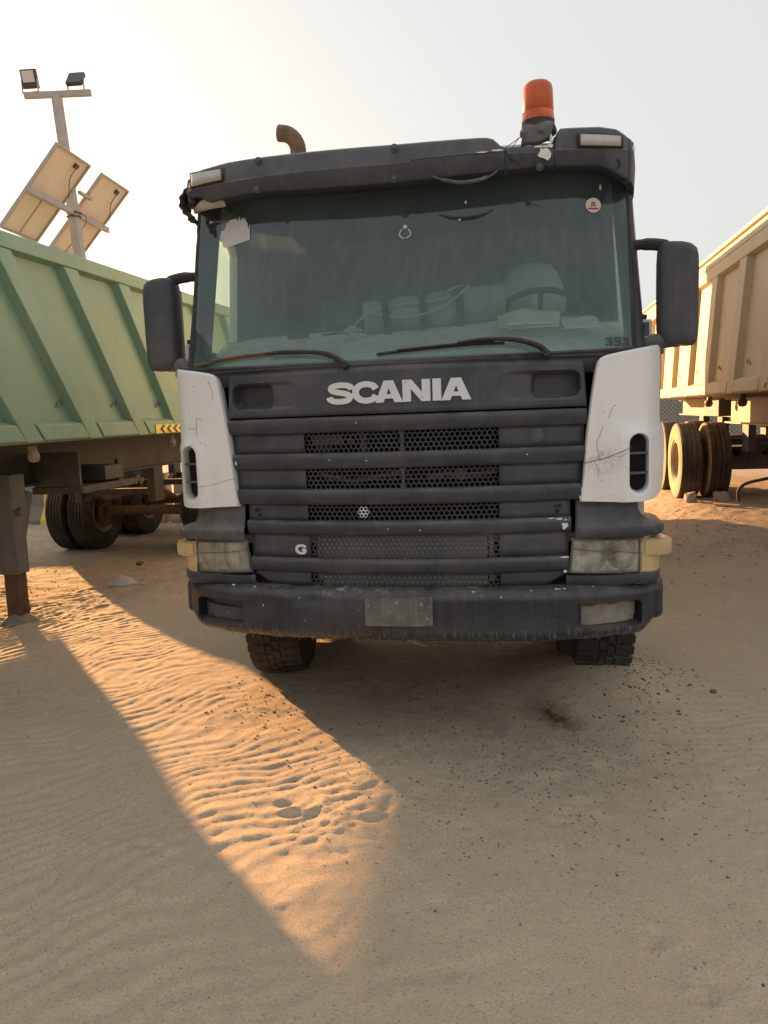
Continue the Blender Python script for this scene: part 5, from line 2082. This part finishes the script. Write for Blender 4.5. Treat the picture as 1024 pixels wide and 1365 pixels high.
for dz in (-.03, .03):
    b.lathe([(.10, dz - .01), (.115, dz - .01), (.115, dz + .01), (.10, dz + .01)], 'Z', tuple(arm_c + Vector((.0, 0, -.05))), 14)
b.tube([arm_c + Vector((.1, .05, -.02)), arm_c + Vector((.16, .08, -.06)), arm_c + Vector((.14, .12, -.14))], .008, 5)
b.build('pole_clamp', M['steel'], pole)

# ------------------------------------------------------------------ background
for k in range(3):
    L_ = 1.9
    x = -8.9 + k * 0.0
    bar_ = thing('concrete_barrier', 'weathered concrete road barrier with yellow painted end behind the green trailer' if k == 0 else ('concrete barrier with one black painted half ending the barrier row' if k == 2 else 'grey concrete barrier in the middle of the barrier row'), 'barrier', (-9.35 + 2.05 * k, 8.55, -.01), group='concrete barriers')
    prof = [(-.28, 0), (-.28, .08), (-.14, .30), (-.09, .85), (.09, .85), (.14, .30), (.28, .08), (.28, 0)]
    for a0, a1, mm in (((0, .62, 'concrete'), (.62, 1.66, 'concretedark'), (1.66, L_, 'yellowpaint')), ((0, L_, 'concrete'),), ((0, .9, 'concrete'), (.9, L_, 'blackpaint')))[k]:
        b = MB()
        b.prism(prof, lambda u, v, d: (d, u, v), a0 + .001, a1)
        b.build('barrier_band', M[mm], bar_, smooth=0)

# perimeter fence far behind the tan trailer: posts and a woven diamond mesh, backed by shade cloth
fen = thing('perimeter_fence', 'pale woven mesh fence along the far side of the yard', 'fence', (6, 27, 0))
b = MB()
P = .16
for k in range(-60, 60):
    x = k * P
    for sg in (1, -1):
        b.beam((x, 0, .1), (x + sg * 2.0, 0, 2.1), .022, .022)
b.build('mesh', M['fence'], fen, smooth=0)
b = MB()
b.box(-9.5, 9.5, .06, .08, .08, 2.1)
b.build('shade_cloth', M['concrete'], fen, smooth=0)
for k in range(-3, 4):
    b = MB()
    b.tube([(k * 3, .12, -.1), (k * 3, .12, 2.3)], .04, 8)
    b.build('post', M['galv'], fen)

# ------------------------------------------------------------------ small things on the sand
b = MB()
rows = []
for k in range(15):
    t = k / 14
    w = .085 * math.sin(math.pi * min(1, t * 1.35 + .04)) ** .7 if t < .70 else .018 + .012 * math.sin(t * 30)
    h = .085 * math.sin(math.pi * min(1, t * 1.3)) + .008 if t < .72 else .010
    x = -.19 + .40 * t
    rows.append([(x, -w, .0), (x + .004 * math.sin(k * 2), -w * .7, h * .75), (x, 0, h * (1 + .15 * math.sin(k * 1.7))), (x, w * .7, h * .8), (x, w, .0)])
b.grid(rows)
rag = b.build('cloth_rag', M['rag'], None, smooth=60, loc=(-3.57, 3.70, gz(-3.57, 3.7) + .004))
rag.rotation_euler.z = R_(14)
tag(rag, 'dusty beige cloth rag lying on the sand under the green trailer', 'rag')


def pebble_mesh(seed):
    bm = bmesh.new()
    bmesh.ops.create_icosphere(bm, subdivisions=1, radius=1)
    r = random.Random(seed)
    for v in bm.verts:
        v.co *= r.uniform(.72, 1.15)
        v.co.z *= .62
    vs_ = np.array([v.co[:] for v in bm.verts])
    bm.verts.index_update()
    fs = np.array([[v.index for v in f.verts] for f in bm.faces])
    bm.free()
    return vs_, fs


PEB = [pebble_mesh(k) for k in range(6)]
rng = np.random.default_rng(12)


def scatter(name, spots, mat, label):
    V, Fc, nb = [], [], 0
    zz = full_z(spots[:, 0], spots[:, 1])
    for (x, y, r), z in zip(spots, zz):
        v, f = PEB[rng.integers(6)]
        a = rng.uniform(0, 6.28)
        c, s_ = math.cos(a), math.sin(a)
        vv = v * r * rng.uniform(.75, 1.25, (1, 3))
        V.append(np.stack([vv[:, 0] * c - vv[:, 1] * s_ + x, vv[:, 0] * s_ + vv[:, 1] * c + y, vv[:, 2] + z - r * .1], -1))
        Fc.append(f + nb)
        nb += len(v)
    m_ = bpy.data.meshes.new(name)
    m_.from_pydata(np.concatenate(V).tolist(), [], np.concatenate(Fc).tolist())
    m_.materials.append(mat)
    o = put(name, m_)
    return tag(o, label, 'gravel', kind='stuff')


def cloud(n, cx, cy, sx, sy, r0, r1):
    return np.stack([rng.normal(cx, sx, n), rng.normal(cy, sy, n), r0 + (r1 - r0) * rng.random(n) ** 4], -1)


M['pebble'] = worn('dark_gravel', (.055, .05, .045), (.14, .125, .11), .9, 30, .15, 0, 0, bump=.2)
M['pebbletan'] = worn('tan_gravel', (.22, .17, .12), (.36, .28, .2), .9, 30, .15, 0, 0, bump=.2)
sp = np.concatenate([cloud(3000, .72, -.05, .40, .46, .0015, .008), cloud(600, 1.22, .95, .18, .32, .003, .014), cloud(500, .0, .9, .22, .45, .003, .012), cloud(400, -.85, .62, .22, .28, .003, .011), cloud(400, -.2, -.15, .35, .45, .002, .008), cloud(300, -2.5, .35, .35, .28, .002, .007), cloud(60, 1.6, .5, .4, .7, .002, .009), cloud(300, 0, -.8, 1.3, .8, .0012, .004)])
sp = np.concatenate([sp, cloud(45, .8, .3, .5, .6, .005, .011), cloud(20, -.2, .6, .5, .4, .005, .012), cloud(25, 1.3, .9, .25, .4, .006, .016)])
scatter('dark_gravel', sp, M['pebble'], 'dark grey gravel strewn over the sand before the truck')
sp = np.concatenate([cloud(2200, -4.2, 3.2, .8, .9, .003, .011), cloud(700, 2.6, 5.6, .8, 1.1, .006, .025), cloud(300, 3.0, 8, 1.5, 1.0, .008, .03), cloud(900, -5.6, 6, 1.6, 1.4, .005, .02), cloud(700, .8, 0, .55, .6, .002, .009), cloud(250, 1.25, .9, .25, .4, .003, .014)])
scatter('tan_gravel', sp, M['pebbletan'], 'sand coloured gravel scattered under the two trailers')

for k, (x, y, r, lb) in enumerate(((-3.98, 4.75, .055, 'dark lump of rock on the soil before the green trailer wheels'), (1.66, .86, .022, 'lone dark pebble on rippled sand right of the truck bumper'), (-1.05, 1.33, .03, 'dark stone beside the front wheel under the bumper'))):
    v, f = PEB[k]
    m_ = bpy.data.meshes.new('rock')
    m_.from_pydata((v * r).tolist(), [], f.tolist())
    m_.materials.append(M['pebble'])
    tag(put('rock', m_, loc=(x, y, gz(x, y) + r * .4)), lb, 'rock', 'single rocks on the sand')
